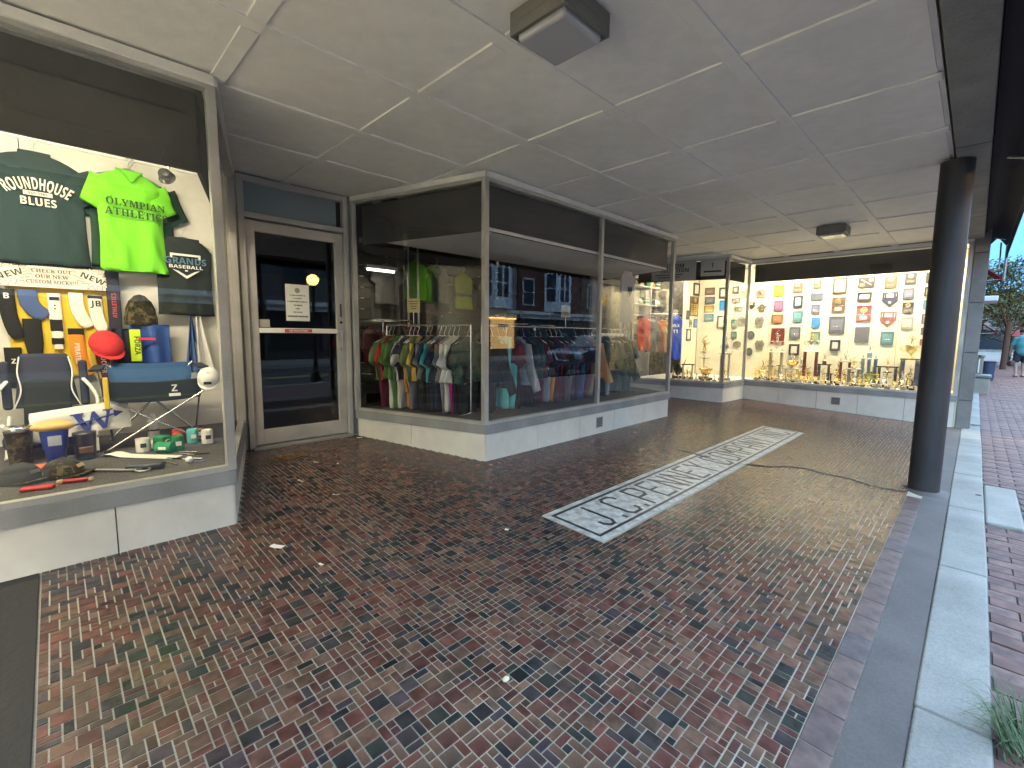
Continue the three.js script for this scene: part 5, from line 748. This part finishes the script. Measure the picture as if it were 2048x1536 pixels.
const COL = [
  ['beyond the corner post', [['navy', 'home', -3.37, 2.0, 0.13, 0.14, 'small navy home plate'], ['slate', 'round', -3.35, 1.39, 0.15, 0.18, 'round slate'], ['slate', 'round', -3.36, 1.04, 0.13, 0.17, 'lower round slate']]],
  ['first column of the trophy wall', [['grey', 'crest', -3.2, 2.25, 0.21, 0.18, 'top helmet shaped grey'], ['taupe', 'cap', -3.17, 1.96, 0.2, 0.17, 'spiky winged taupe'], ['grey', 'crest', -3.2, 1.67, 0.17, 0.2, 'third down crest shaped grey'], ['grey', 'crest', -3.17, 1.19, 0.17, 0.19, 'bottom crest shaped grey']]],
  ['second column of the trophy wall', [['yellow', 'plate', -2.87, 2.29, 0.19, 0.23, 'bright yellow'], ['purple', 'plate', -2.86, 1.98, 0.17, 0.21, 'purple'], ['rust', 'plate', -2.87, 1.72, 0.21, 0.18, 'rust brown'], ['red', 'plain', -2.84, 1.38, 0.24, 0.31, 'plain dark red']]],
  ['third column of the trophy wall', [['brown', 'disc', -2.54, 2.32, 0.17, 0.2, 'brown round medal'], ['blue', 'frame', -2.52, 2.05, 0.16, 0.22, 'blue pictured'], ['teal', 'plate', -2.51, 1.76, 0.17, 0.22, 'teal blue'], ['slate', 'plate', -2.54, 1.44, 0.19, 0.23, 'slate grey'], ['navy', 'frame', -2.53, 1.11, 0.18, 0.22, 'dark navy framed']]],
  ['fourth column of the trophy wall', [['brown', 'disc', -2.22, 2.36, 0.13, 0.16, 'small brown'], ['slate', 'state', -2.21, 2.13, 0.2, 0.14, 'state outline slate'], ['slate', 'plate', -2.22, 1.89, 0.14, 0.18, 'slate blue'], ['bright', 'plain', -2.2, 1.64, 0.14, 0.19, 'bright blue'], ['green', 'plate', -2.19, 1.36, 0.15, 0.21, 'grey green']]],
  ['fifth column of the trophy wall', [['taupe', 'frame', -1.86, 2.31, 0.22, 0.28, 'large taupe framed'], ['brown', 'discplate', -1.86, 1.96, 0.21, 0.28, 'brown medal and nameplate'], ['slate', 'plate', -1.86, 1.59, 0.25, 0.32, 'largest slate'], ['blue', 'frame', -1.86, 1.21, 0.16, 0.2, 'blue white framed']]],
  ['sixth column of the trophy wall', [['dark', 'collage', -1.47, 2.34, 0.24, 0.19, 'dark crossed bat'], ['dark', 'frame', -1.48, 2.09, 0.21, 0.16, 'dark framed'], ['maroon', 'discplate', -1.47, 1.79, 0.22, 0.29, 'maroon medal'], ['slate', 'plain', -1.47, 1.41, 0.21, 0.28, 'plain slate']]],
  ['seventh column of the trophy wall', [['brown', 'disc', -1.13, 2.32, 0.17, 0.21, 'brown medal'], ['navy', 'home', -1.12, 2.02, 0.21, 0.25, 'black home plate'], ['maroon', 'home', -1.12, 1.68, 0.22, 0.26, 'maroon home plate'], ['teal', 'plate', -1.11, 1.35, 0.18, 0.23, 'teal']]],
  ['eighth column of the trophy wall', [['dark', 'disc', -0.87, 2.36, 0.15, 0.19, 'dark star medal'], ['slate', 'plate', -0.88, 2.11, 0.15, 0.19, 'slate'], ['dark', 'disc', -0.87, 1.87, 0.15, 0.19, 'dark round medal'], ['grey', 'plate', -0.86, 1.61, 0.16, 0.21, 'grey']]],
  ['last column by the dark steel column', [['dark', 'frame', -0.61, 2.36, 0.14, 0.17, 'topmost framed'], ['grey', 'frame', -0.61, 2.13, 0.14, 0.16, 'second framed'], ['teal', 'plate', -0.61, 1.91, 0.14, 0.16, 'teal'], ['grey', 'frame', -0.61, 1.68, 0.14, 0.17, 'grey framed'], ['navy', 'plate', -0.61, 1.47, 0.13, 0.12, 'navy'], ['maroon', 'plate', -0.61, 1.28, 0.13, 0.12, 'maroon']]],
  ['seen through the angled glass left of the corner post', [['brown', 'plate', -4.25, 2.35, 0.22, 0.16, 'topmost brown'], ['slate', 'plate', -4.24, 2.15, 0.22, 0.16, 'slate blue'], ['gold', 'plate', -4.25, 1.96, 0.22, 0.16, 'golden'], ['teal', 'plate', -4.24, 1.77, 0.21, 0.17, 'sea green'], ['navy', 'frame', -3.96, 2.3, 0.17, 0.23, 'navy framed'], ['bright', 'plate', -3.94, 2.03, 0.17, 0.22, 'bright blue'], ['grey', 'frame', -3.96, 1.67, 0.19, 0.28, 'grey framed certificate']]],
  ['seen through the narrow pane between the corner posts', [['taupe', 'frame', -3.7, 2.35, 0.13, 0.15, 'taupe framed'], ['grey', 'crest', -3.55, 2.27, 0.16, 0.18, 'grey crest'], ['taupe', 'plate', -3.69, 2.12, 0.17, 0.12, 'taupe'], ['grey', 'crest', -3.62, 1.94, 0.18, 0.12, 'wide grey crest'], ['grey', 'round', -3.56, 1.68, 0.18, 0.2, 'round grey'], ['green', 'plate', -3.70, 1.63, 0.11, 0.19, 'pale green'], ['green', 'plate', -3.69, 1.39, 0.12, 0.15, 'small pale green'], ['grey', 'round', -3.61, 1.19, 0.17, 0.15, 'bottom round grey']]],
];
for (const [where, list] of COL) for (const [c, k, x, y, w, h, d] of list) plaque(c, k, x, y, w, h, `${d} plaque ${where}`);
[['dark', 'frame', -10.25, 2.40, 0.27, 0.27, 'dark framed picture'], ['brown', 'grid', -10.17, 2.02, 0.40, 0.43, 'large perpetual'], ['dark', 'plate', -9.89, 1.82, 0.14, 0.20, 'small dark'], ['grey', 'crest', -10.05, 1.64, 0.14, 0.17, 'small grey crest'], ['blue', 'plate', -10.29, 1.65, 0.18, 0.20, 'blue'], ['grey', 'frame', -9.95, 1.39, 0.20, 0.26, 'low grey framed']].forEach(([c, k, z, y, w, h, d]) => plaque(c, k, 0, 0, w, h, `${d} plaque on the side wall left of the trophies`, { pos: [-4.508, y, z], turn: RIGHT }));

// ---------------------------------------------------------------- trophies
const figGeo = (() => { const b = [lathe([[0.018, 0], [0.02, 0.004], [0.012, 0.012], [0.004, 0.014]], 12), rod([-0.008, 0.012, 0], [-0.006, 0.05, 0.004], 0.0055, 6), rod([0.012, 0.012, 0.006], [0.006, 0.05, 0], 0.0055, 6), lathe([[0.004, 0.046], [0.0115, 0.05], [0.0105, 0.065], [0.014, 0.083], [0.006, 0.09]], 10), sp(0.0085, 0, 0.101, 0, 10), rod([0.012, 0.084, 0], [0.026, 0.068, 0.006], 0.0042, 5), rod([0.026, 0.068, 0.006], [0.036, 0.092, 0.004], 0.0036, 5), rod([-0.012, 0.084, 0], [-0.022, 0.10, 0.004], 0.0042, 5), rod([-0.022, 0.10, 0.004], [-0.012, 0.124, 0.004], 0.0036, 5), rod([-0.012, 0.124, 0.004], [0.016, 0.15, 0.006], 0.0034, 5)]; return merge(b); })();
const cupGeo = merge([lathe([[0.0, 0], [0.03, 0], [0.032, 0.008], [0.012, 0.02], [0.009, 0.04], [0.02, 0.055], [0.045, 0.085], [0.055, 0.125], [0.058, 0.15], [0.054, 0.15], [0.04, 0.09], [0, 0.07]], 20), ...[-1, 1].map(s => new THREE.TorusGeometry(0.03, 0.005, 6, 16).translate(s * 0.066, 0.115, 0))]);
function trophy(x, z, H, w, o, label) { // base, columns, plate, then cup and/or figure on top
  const t = thing('trophy', label, 'trophy', [x, 0.5055, z], o.turn || 0, 'trophies in the end window'), bm = o.base || M.marble, hb = Math.min(0.05, H * 0.12);
  mesh('base', rb(w, hb, w * 0.55, 0.004, 0, hb / 2, 0), bm, t);
  let y = hb;
  if (o.cols) { const hc = o.hc, r = o.r || 0.016; for (let k = 0; k < o.cols; k++) { const cx = o.cols === 1 ? 0 : (k / (o.cols - 1) - 0.5) * (w - 0.05); mesh('column', rb(r * 2, hc, r * 2, 0.004, cx, y + hc / 2, 0), o.cm || wm.maroon, t); mesh('capital', [cy(r * 1.3, r * 1.3, 0.012, 12, cx, y + 0.006, 0.0), cy(r * 1.3, r * 1.3, 0.012, 12, cx, y + hc - 0.006, 0)], M.gold, t); } if (o.cols > 1) { const f = mesh('inner_figure', figGeo, M.gold, t); f.position.y = y + 0.002; f.scale.setScalar(Math.min(1.6, hc / 0.18)); } y += hc; mesh('upper_plate', rb(w * 1.08, 0.018, w * 0.6, 0.004, 0, y + 0.009, 0), o.top || bm, t); y += 0.018; if (o.eagles) for (const s of [-1, 1]) { const f = mesh('finial', lathe([[0.014, 0], [0.016, 0.01], [0.006, 0.02], [0.012, 0.035], [0.002, 0.05]], 10), M.gold, t); f.position.set(s * w * 0.4, y, 0); } }
  if (o.riser) { mesh('riser', rb(w * 0.3, o.riser, w * 0.3, 0.004, 0, y + o.riser / 2, 0), o.cm || wm.slate, t); y += o.riser; }
  if (o.cup) { const c = mesh('cup', cupGeo, o.cup, t); c.position.y = y; c.scale.setScalar(o.cs || 1); y += 0.15 * (o.cs || 1) - 0.01; }
  if (o.bowl) { const c = mesh('bowl', lathe([[0, 0], [0.03, 0], [0.012, 0.02], [0.014, 0.035], [0.07, 0.06], [0.095, 0.11], [0.1, 0.13], [0.094, 0.13], [0.06, 0.07], [0, 0.055]], 22), o.bowl, t); c.position.y = y; c.scale.setScalar(o.cs || 1); y += 0.1 * (o.cs || 1); }
  if (o.fig) { const f = mesh('figure', figGeo, o.fig, t); f.position.y = y; f.scale.setScalar(o.fs || 1); f.rotation.y = o.ft || 0; }
  if (!o.noPlate) mesh('nameplate', rb(w * 0.5, hb * 0.5, 0.002, 0.0008, 0, hb / 2, w * 0.275 + 0.0015), M.gold, t);
  return t;
}
const pink = mat([0.62, 0.45, 0.42], 0.3, { metalness: 0.6 }), gcol = mat([0.40, 0.36, 0.24], 0.35), bcol = mat([0.14, 0.22, 0.26], 0.35);
trophy(-2.77, -10.14, 0.99, 0.25, { cols: 2, hc: 0.50, cm: gcol, top: M.white, eagles: 1, cup: pink, cs: 1.35, fig: M.silver, fs: 1.5, base: M.marble, r: 0.024 }, 'tall two column trophy with rosy cup below the plain dark red plaque');
trophy(-2.19, -10.16, 0.97, 0.24, { cols: 2, hc: 0.53, cm: wm.maroon, top: M.white, cup: M.silver, cs: 1.25, fig: M.gold, fs: 1.4, r: 0.024 }, 'tall maroon two column trophy with silver cup and figure');
trophy(-1.95, -10.10, 0.49, 0.20, { cols: 2, hc: 0.29, cm: mat([0.06, 0.055, 0.05], 0.3), top: M.blackGloss, riser: 0.06, fig: M.gold2, fs: 1.0, r: 0.02 }, 'low black two column trophy with bronze figure');
trophy(-1.64, -10.15, 0.57, 0.18, { cols: 2, hc: 0.36, cm: wm.maroon, eagles: 1, fig: M.silver, fs: 1.2, r: 0.02 }, 'slim maroon two column trophy with eagles');
trophy(-1.49, -10.02, 0.42, 0.19, { cols: 2, hc: 0.24, cm: wm.grey, riser: 0.02, fig: M.gold, fs: 1.2, r: 0.018 }, 'short grey two column trophy before the maroon medal plaque');
trophy(-1.30, -10.17, 0.69, 0.23, { cols: 3, hc: 0.43, cm: bcol, top: mat([0.4, 0.5, 0.55], 0.3), eagles: 1, riser: 0.09, fig: M.silver, fs: 1.3, r: 0.024 }, 'pale blue three column trophy with a riser block');
trophy(-1.26, -9.99, 0.26, 0.14, { cup: mat([0.40, 0.42, 0.12], 0.3, { metalness: 0.8 }), cs: 1.3 }, 'greenish gold cup standing before the pale blue trophy');
trophy(-1.03, -10.08, 0.43, 0.27, { cols: 2, hc: 0.30, cm: mat([0.05, 0.05, 0.055], 0.3), top: M.blackGloss, fig: M.gold2, fs: 1.1, r: 0.02 }, 'wide black frame trophy with a bronze figure');
trophy(-0.75, -10.14, 0.90, 0.24, { cols: 2, hc: 0.44, cm: wm.slate, top: M.blackGloss, cup: M.gold2, cs: 1.5, fig: M.gold, fs: 1.5, r: 0.03 }, 'tall trophy with large gold cup beside the dark steel column');
trophy(-2.99, -10.06, 0.29, 0.17, { bowl: M.gold, cs: 1.1, fig: M.gold2, fs: 0.9 }, 'gold bowl trophy at left of the tall rosy cup trophy');
trophy(-2.46, -10.05, 0.54, 0.26, { cols: 2, hc: 0.18, cm: M.gold2, bowl: M.gold, cs: 1.1, fig: M.silver, fs: 1.4 }, 'broad gold bowl trophy between the two tall cup trophies');
trophy(-0.45, -10.02, 0.5, 0.2, { cols: 2, hc: 0.28, cm: M.silver, cup: M.silver, cs: 1.0 }, 'silver cup trophy at the right end of the trophy window');
trophy(-3.85, -9.30, 0.95, 0.18, { cols: 1, hc: 0.36, cm: M.gold2, r: 0.012, cup: M.silver, cs: 0.8, fig: M.gold, fs: 2.2, turn: 0.5 }, 'thin tall gold spire trophy behind the angled glass');
trophy(-3.72, -9.10, 0.35, 0.24, { bowl: M.gold, cs: 1.35, fig: M.silver, fs: 1.0, base: wm.maroon, turn: 0.5 }, 'large gold bowl on dark base behind the angled glass');
trophy(-3.42, -9.25, 0.97, 0.2, { cols: 2, hc: 0.46, cm: gcol, cup: M.silver, cs: 1.1, fig: M.silver, fs: 1.6, turn: 0.8 }, 'tall pale two column trophy by the corner post');
trophy(-3.98, -8.85, 0.39, 0.22, { cols: 2, hc: 0.24, cm: M.gold2, top: wm.brown, turn: 0.5 }, 'gold rod table trophy behind the angled glass');
{ const t = thing('eagle_statue', 'dark eagle statue with raised wings behind the angled glass', 'statue', [-4.22, 0.5055, -8.95], 0.5), m = mat([0.03, 0.03, 0.035], 0.4); mesh('base', rb(0.22, 0.05, 0.14, 0.006, 0, 0.025, 0), wm.maroon, t); mesh('body', lathe([[0, 0.05], [0.05, 0.08], [0.065, 0.16], [0.05, 0.24], [0.028, 0.28], [0.03, 0.31], [0, 0.34]], 16), m, t); for (const s of [-1, 1]) mesh('wing', poly([[0, 0.12], [s * 0.06, 0.2], [s * 0.15, 0.42], [s * 0.10, 0.26], [s * 0.075, 0.12]], 0.02, 0.004), m, t); mesh('beak', new THREE.ConeGeometry(0.012, 0.035, 8).rotateX(RIGHT).translate(0, 0.305, 0.04), M.gold2, t); }
{ // front rows of small awards
  seed_ = 4242; let n = 0;
  for (let k = 0; k < 34; k++) { const x = -3.08 + k * 0.081 + rr(-0.012, 0.012), z = -9.93 + rr(-0.03, 0.05), s = rr(0, 1); const fm = s < 0.45 ? M.gold : s < 0.75 ? M.silver : M.gold2; trophy(x, z, 0.15, rr(0.05, 0.075), { base: pick([M.blackGloss, M.marble, M.blackGloss, wm.brown]), riser: rr(0, 0.07), cm: pick([M.blackGloss, wm.slate, M.marble]), fig: rnd() < 0.7 ? fm : null, cup: rnd() < 0.4 ? fm : null, cs: rr(0.5, 0.75), fs: rr(0.75, 1.15), ft: rr(-1, 1), turn: rr(-0.4, 0.4) }, `small award, ${k < 32 ? ORD[k] : 'near last ' + (k === 32 ? 'but one' : 'of all')} from the left in the front trophy row`); }
  for (let k = 0; k < 17; k++) { const x = -3.05 + k * 0.165 + rr(-0.03, 0.03), m = pick([M.gold, M.silver, M.gold2, M.gold]); trophy(x, -10.25 + rr(-0.02, 0.03), 0.3, rr(0.09, 0.13), { cols: pick([1, 2, 2]), hc: rr(0.08, 0.24), cm: pick([wm.maroon, M.gold2, wm.slate, bcol, gcol]), r: 0.012, base: pick([M.marble, M.blackGloss]), fig: m, fs: rr(0.9, 1.3), cup: rnd() < 0.4 ? m : null, cs: 0.7, turn: rr(-0.3, 0.3) }, `middle sized award, ${ORD[k]} from the left against the trophy wall`); }
  for (let k = 0; k < 24; k++) { const x = -3.02 + k * 0.112 + rr(-0.02, 0.02), z = -9.80 + rr(-0.02, 0.02); const t = thing('medal_case', `low ${['black', 'white', 'grey'][k % 3]} medal holder, ${ORD[k]} from the left along the trophy window glass`, 'medal holder', [x, 0.5055, z], rr(-0.5, 0.5), 'medal holders along the trophy glass'); mesh('holder', rb(rr(0.05, 0.08), rr(0.02, 0.05), 0.04, 0.004, 0, 0.0125, 0), [M.blackGloss, M.marble, wm.slate][k % 3], t); mesh('medal', cy(0.02, 0.02, 0.006, 16).rotateX(-0.6).translate(0, 0.045, 0.012), pick([M.gold, M.silver, M.gold2]), t); }
  for (let k = 0; k < 9; k++) { const u = k / 9; trophy(-3.36 - u * 0.95, -8.86 + u * 0.25 - 0.06, 0.15, 0.07, { base: pick([M.blackGloss, wm.maroon, M.marble]), riser: rr(0, 0.06), cm: wm.maroon, fig: pick([M.gold, M.silver]), fs: rr(0.8, 1.2), turn: 0.4 }, `small award, ${ORD[k]} from the corner post behind the angled glass`); }
}
// ---------------------------------------------------------------- lit shelves and jerseys seen through the far corner
{
  const t = thing('merchandise_shelf', 'white open shelving full of sports goods seen through the island window', 'shelf', [-5.66, 0.19, -10.55], RIGHT); // local x -> world -z
  for (let r = 0; r < 5; r++) mesh('shelf_board', rb(2.6, 0.025, 0.30, 0.004, 0, 1.05 + r * 0.42, 0), M.white, t);
  for (let q = 0; q < 4; q++) mesh('upright', rb(0.03, 2.7, 0.30, 0.004, -1.3 + q * 0.866, 1.36, -0.002), M.white, t);
  mesh('back_panel', bx(2.6, 2.6, 0.01, 0, 1.36, -0.156), M.whiteWall, t);
  seed_ = 991; const cs = [['teal', [0.03, 0.30, 0.24]], ['black', [0.02, 0.02, 0.02]], ['white', [0.65, 0.65, 0.6]], ['navy', [0.03, 0.05, 0.12]], ['red', [0.4, 0.04, 0.04]], ['grey', [0.25, 0.25, 0.25]], ['orange', [0.6, 0.2, 0.03]], ['green', [0.03, 0.16, 0.07]]];
  for (let r = 0; r < 4; r++) for (let q = 0; q < 9; q++) { const [cn, c] = pick(cs), k = (q + r) % 3, o = thing('shelf_item', `${cn} ${['helmet', 'folded shirt pile', 'shoe box'][k]}, ${ORD[q]} along the ${['lowest', 'second', 'third', 'top'][r]} white shelf`, ['helmet', 'shirt pile', 'box'][k], [-5.62, 0.19 + 1.063 + r * 0.42, -9.42 - q * 0.27], RIGHT + rr(-0.2, 0.2), 'goods on the white shelves'); if (k === 0) { mesh('shell', new THREE.SphereGeometry(0.11, 18, 10, 0, 6.283, 0, 1.75).scale(0.9, 1.1, 1.1).translate(0, 0.02, 0), mat(c, 0.25), o); mesh('guard', [new THREE.TorusGeometry(0.07, 0.007, 6, 14, 3.1).rotateZ(3.14).translate(0, 0.06, 0.105)], M.steel, o); } else if (k === 1) for (let j = 0; j < 5; j++) mesh('folded_shirt', rb2(0.2, 0.032, 0.2, 0.012, rr(-0.01, 0.01), 0.017 + j * 0.034, 0), fabric(j % 2 ? c : [0.5, 0.5, 0.47]), o); else mesh('carton', [rb(0.18, 0.11, 0.2, 0.004, 0, 0.056, 0), rb(0.186, 0.03, 0.206, 0.004, 0, 0.125, 0)], mat(c, 0.6), o); }
}
[[[0.70, 0.06, 0.04], -5.20, -9.25, 'bright red jersey on the rail before the white shelves'], [cGrey, -5.10, -9.45, 'grey jersey beside the bright red one'], [[0.70, 0.22, 0.05], -4.95, -9.62, 'orange red jersey on the rail before the shelves'], [[0.62, 0.36, 0.03], -4.78, -9.72, 'golden yellow jersey beside the side wall plaques'], [[0.55, 0.03, 0.08], -4.70, -9.84, 'crimson jersey half behind the golden one'], [[0.02, 0.06, 0.42], -4.62, -9.55, 'royal blue jersey with white number beside the trophy wall']].forEach(([c, x, z, l], i) => { const t = shirtOnWall(l, [x, 1.74 + (i === 5 ? 0.06 : i === 0 ? 0.0 : -0.04), z], 0.65, c, { w: 0.30, len: i === 5 ? 0.95 : 0.7, sl: 0, name: 'hanging_jersey', ph: i, fold: 0.02 }, 'jerseys hanging by the far corner'); if (i === 5) print(t, merge([text('WLX', 0.06, 0.002).translate(0, 0.06, 0), text('11', 0.08, 0.002).translate(0, -0.06, 0)]), inkWhite, 0, -0.28, 0.05); });
tag(mesh('garment_rail', rod([-5.35, 1.84, -9.1], [-4.55, 1.84, -9.85], 0.012), M.chrome), 'short chrome rail carrying the jerseys by the far corner', 'rail');

// ---------------------------------------------------------------- litter, weeds, passer-by
{ seed_ = 77;
  const paper = (l, x, z, w, h, a, m) => { const g = new THREE.PlaneGeometry(w, h, 4, 2).rotateX(-RIGHT), q = g.attributes.position; for (let i = 0; i < q.count; i++) q.setY(i, 0.004 + 0.5 * Math.abs(q.getX(i)) * 0.18 + rr(0, 0.004)); g.computeVertexNormals(); const t = tag(mesh('litter', merge([flat(g), flat(g.clone().translate(0, 0.0012, 0))]), m || M.paper), l, 'litter', 'litter on the arcade floor'); t.position.set(x, FL(x), z); t.rotation.set(0, a, -slope); };
  paper('crumpled white wrapper on the tiles below the left window', -2.75, -0.83, 0.075, 0.04, 0.6); paper('tiny cream scrap of paper nearest the left window wrapper', -2.40, -0.94, 0.03, 0.015, 0.2); paper('white scrap beside the island window base by the door', -4.72, -2.32, 0.06, 0.035, 1.0); paper('small white scrap on the tiles left of the floor sign', -2.05, -2.0, 0.025, 0.02, 0.4); paper('tiny white scrap before the door', -4.0, -1.75, 0.02, 0.018, 0.4); paper('flat grey scrap right of the brown leaves', -4.15, -1.62, 0.06, 0.03, 0.4, mat([0.4, 0.38, 0.34], 0.8)); paper('thin pale scrap left of the doorway leaves', -3.75, -1.33, 0.07, 0.02, 0.2, mat([0.4, 0.36, 0.33], 0.8)); paper('pale scrap between the doorway leaves and the camera', -3.3, -1.42, 0.05, 0.02, 0.9, mat([0.45, 0.42, 0.36], 0.8));
  tag(mesh('pebble', sp(0.012, 0, 0, 0, 8).scale(1, 0.7, 1.4).translate(-1.147, FL(-1.147) + 0.010, -1.121), mat([0.62, 0.58, 0.44], 0.7)), 'pale pebble on the tiles in the near foreground', 'pebble');
  const gs = []; for (let i = 0; i < 260; i++) { const a = rnd() * 6.283, r = Math.sqrt(rnd()); const g = new THREE.PlaneGeometry(rr(0.012, 0.03), rr(0.004, 0.010)).rotateX(-RIGHT + rr(-0.6, 0.6)).rotateY(rnd() * 6.28); const x = -4.45 + Math.cos(a) * r * 0.085, z = -1.49 + Math.sin(a) * r * 0.17; gs.push(g.translate(x, FL(x) + rr(0.006, 0.022), z)); }
  const leaf = tag(mesh('dry_leaf_pile', gs, mat([0.30, 0.17, 0.06], 0.85, { side: THREE.DoubleSide })), 'small pile of dry tan leaves on the tiles before the door', 'leaf litter');
  const t = thing('weed', 'grass weed growing from the kerb joint at lower right', 'weed', [0.19, -0.012, -2.25]); const bl = [];
  for (let i = 0; i < 90; i++) { const a = rr(2.0, 4.6) + (rnd() < 0.3 ? rr(-2, 2) : 0), l = rr(0.06, 0.2), h = rr(0.04, 0.15), w = rr(0.002, 0.004), ox = rr(-0.02, 0.06), oz = rr(-0.12, 0.16); const pts = []; for (let k = 0; k <= 5; k++) { const u = k / 5; pts.push([ox + Math.cos(a) * l * u, h * Math.sin(u * 2.2) * 1.1 - 0.0 + (u > 0.8 ? -0.004 : 0), oz + Math.sin(a) * l * u]); } const P = [], I = []; pts.forEach((p, k) => { const q = w * (1 - k / 5.2); P.push(p[0] - Math.sin(a) * q, Math.max(0.032 * (p[0] < -0.03 ? 1 : 0), p[1]), p[2] + Math.cos(a) * q, p[0] + Math.sin(a) * q, Math.max(0.032 * (p[0] < -0.03 ? 1 : 0), p[1]), p[2] - Math.cos(a) * q); if (k) { const b = (k - 1) * 2; I.push(b, b + 1, b + 2, b + 1, b + 3, b + 2); } }); const g = new THREE.BufferGeometry(); g.setAttribute('position', new THREE.Float32BufferAttribute(P, 3)); g.setIndex(I); g.computeVertexNormals(); bl.push(g); }
  mesh('blades', bl, mat([0.055, 0.10, 0.04], 0.7, { side: THREE.DoubleSide }), t);
}
{ // the passer-by far along the pavement, walking away with a bag
  const bones = [[[0, 0.95, 0], [0, 1.20, 0.01], 0.15, 0.155], [[0, 1.20, 0.01], [0, 1.42, 0.02], 0.165, 0.15], [[0, 1.45, 0.02], [0, 1.54, 0.03], 0.06, 0.055], [[0, 1.64, 0.045], [0, 1.68, 0.05], 0.092, 0.098], [[-0.17, 1.42, 0.01], [-0.25, 1.15, -0.03], 0.058, 0.047], [[-0.25, 1.15, -0.03], [-0.24, 0.90, 0.06], 0.045, 0.034], [[0.17, 1.42, 0.01], [0.25, 1.15, 0.04], 0.058, 0.047], [[0.25, 1.15, 0.04], [0.27, 0.90, 0.10], 0.045, 0.034], [[-0.09, 0.93, 0], [-0.10, 0.50, 0.10], 0.098, 0.062], [[-0.10, 0.50, 0.10], [-0.10, 0.09, -0.02], 0.06, 0.038], [[0.09, 0.93, 0], [0.11, 0.50, -0.04], 0.098, 0.062], [[0.11, 0.50, -0.04], [0.11, 0.09, -0.20], 0.06, 0.038], [[-0.10, 0.05, -0.05], [-0.10, 0.04, 0.13], 0.045, 0.036], [[0.11, 0.05, -0.23], [0.11, 0.04, -0.05], 0.045, 0.036]];
  for (const s of [-1, 1]) { const hx = s < 0 ? -0.24 : 0.27, hz = s < 0 ? 0.06 : 0.10; bones.push([[hx, 0.88, hz], [hx, 0.81, hz + 0.01], 0.034, 0.03]); for (let f = 0; f < 4; f++) bones.push([[hx + 0.004 * s, 0.80, hz - 0.024 + f * 0.017], [hx - 0.012 * s, 0.73 + (f === 0 || f === 3 ? 0.01 : 0), hz - 0.022 + f * 0.016], 0.0095, 0.008]); bones.push([[hx, 0.85, hz + 0.03], [hx - 0.01 * s, 0.79, hz + 0.05], 0.011, 0.009]); }
  const field = (list, x, y, z, k) => { let d = 9; for (const [a, b, ra, rb_] of list) { const vx = b[0] - a[0], vy = b[1] - a[1], vz = b[2] - a[2], wx = x - a[0], wy = y - a[1], wz = z - a[2], u = Math.max(0, Math.min(1, (wx * vx + wy * vy + wz * vz) / (vx * vx + vy * vy + vz * vz))), e = Math.hypot(wx - vx * u, wy - vy * u, wz - vz * u) - (ra + (rb_ - ra) * u); const h = Math.max(k - Math.abs(d - e), 0) / k; d = Math.min(d, e) - h * h * k * 0.25; } return d; };
  function mc(list, c, s, res, k) { const m = new MarchingCubes(res, M.white, false, false, 90000); m.isolation = 0; let i = 0; for (let z = 0; z < res; z++) for (let y = 0; y < res; y++) for (let x = 0; x < res; x++) m.field[i++] = -field(list, c[0] + (x / res * 2 - 1) * s, c[1] + (y / res * 2 - 1) * s, c[2] + (z / res * 2 - 1) * s, k); m.update(); const g = new THREE.BufferGeometry(); g.setAttribute('position', new THREE.Float32BufferAttribute(Array.from(m.positionArray.slice(0, m.count * 3)), 3)); g.setAttribute('normal', new THREE.Float32BufferAttribute(Array.from(m.normalArray.slice(0, m.count * 3)), 3)); return g.scale(s, s, s).translate(...c); }
  const t = thing('person', 'person in teal shirt and dark shorts walking away with a bag', 'person', [1.22, -0.055, -25.6], Math.PI + 0.1);
  mesh('body', mc(bones, [0, 0.9, 0], 0.95, 84, 0.03), mat([0.36, 0.23, 0.17], 0.7), t);
  mesh('shirt', mc([[[0, 0.93, 0], [0, 1.2, 0.01], 0.175, 0.175], [[0, 1.2, 0.01], [0, 1.40, 0.02], 0.185, 0.165], [[-0.17, 1.42, 0.01], [-0.235, 1.20, -0.02], 0.075, 0.07], [[0.17, 1.42, 0.01], [0.235, 1.20, 0.03], 0.075, 0.07]], [0, 1.2, 0], 0.45, 44, 0.04), fabric([0.07, 0.26, 0.27]), t);
  mesh('shorts', mc([[[0, 0.92, 0], [0, 0.97, 0], 0.165, 0.165], [[-0.09, 0.9, 0], [-0.10, 0.62, 0.07], 0.115, 0.095], [[0.09, 0.9, 0], [0.105, 0.62, -0.03], 0.115, 0.095]], [0, 0.8, 0], 0.4, 44, 0.03), fabric([0.025, 0.03, 0.04]), t);
  mesh('hair', sp(0.105, 0, 1.69, 0.035, 16).scale(1, 1.02, 1), mat([0.03, 0.025, 0.02], 0.8), t);
  mesh('shoe', [rb2(0.09, 0.07, 0.26, 0.03, -0.10, 0.036, 0.04), rb2(0.09, 0.07, 0.26, 0.03, 0.11, 0.036, -0.14)], mat([0.05, 0.05, 0.055], 0.7), t);
  const b = thing('carried_bag', 'brown bag held low by the walking person', 'bag', [0.98, 0.45, -25.45], 0.3); mesh('bag', rb2(0.14, 0.22, 0.34, 0.06), fabric([0.12, 0.07, 0.06]), b); mesh('handle', new THREE.TorusGeometry(0.09, 0.01, 6, 14, 3.14).rotateY(RIGHT).translate(0, 0.11, 0), M.black, b);
}

renderer.render(scene, camera);
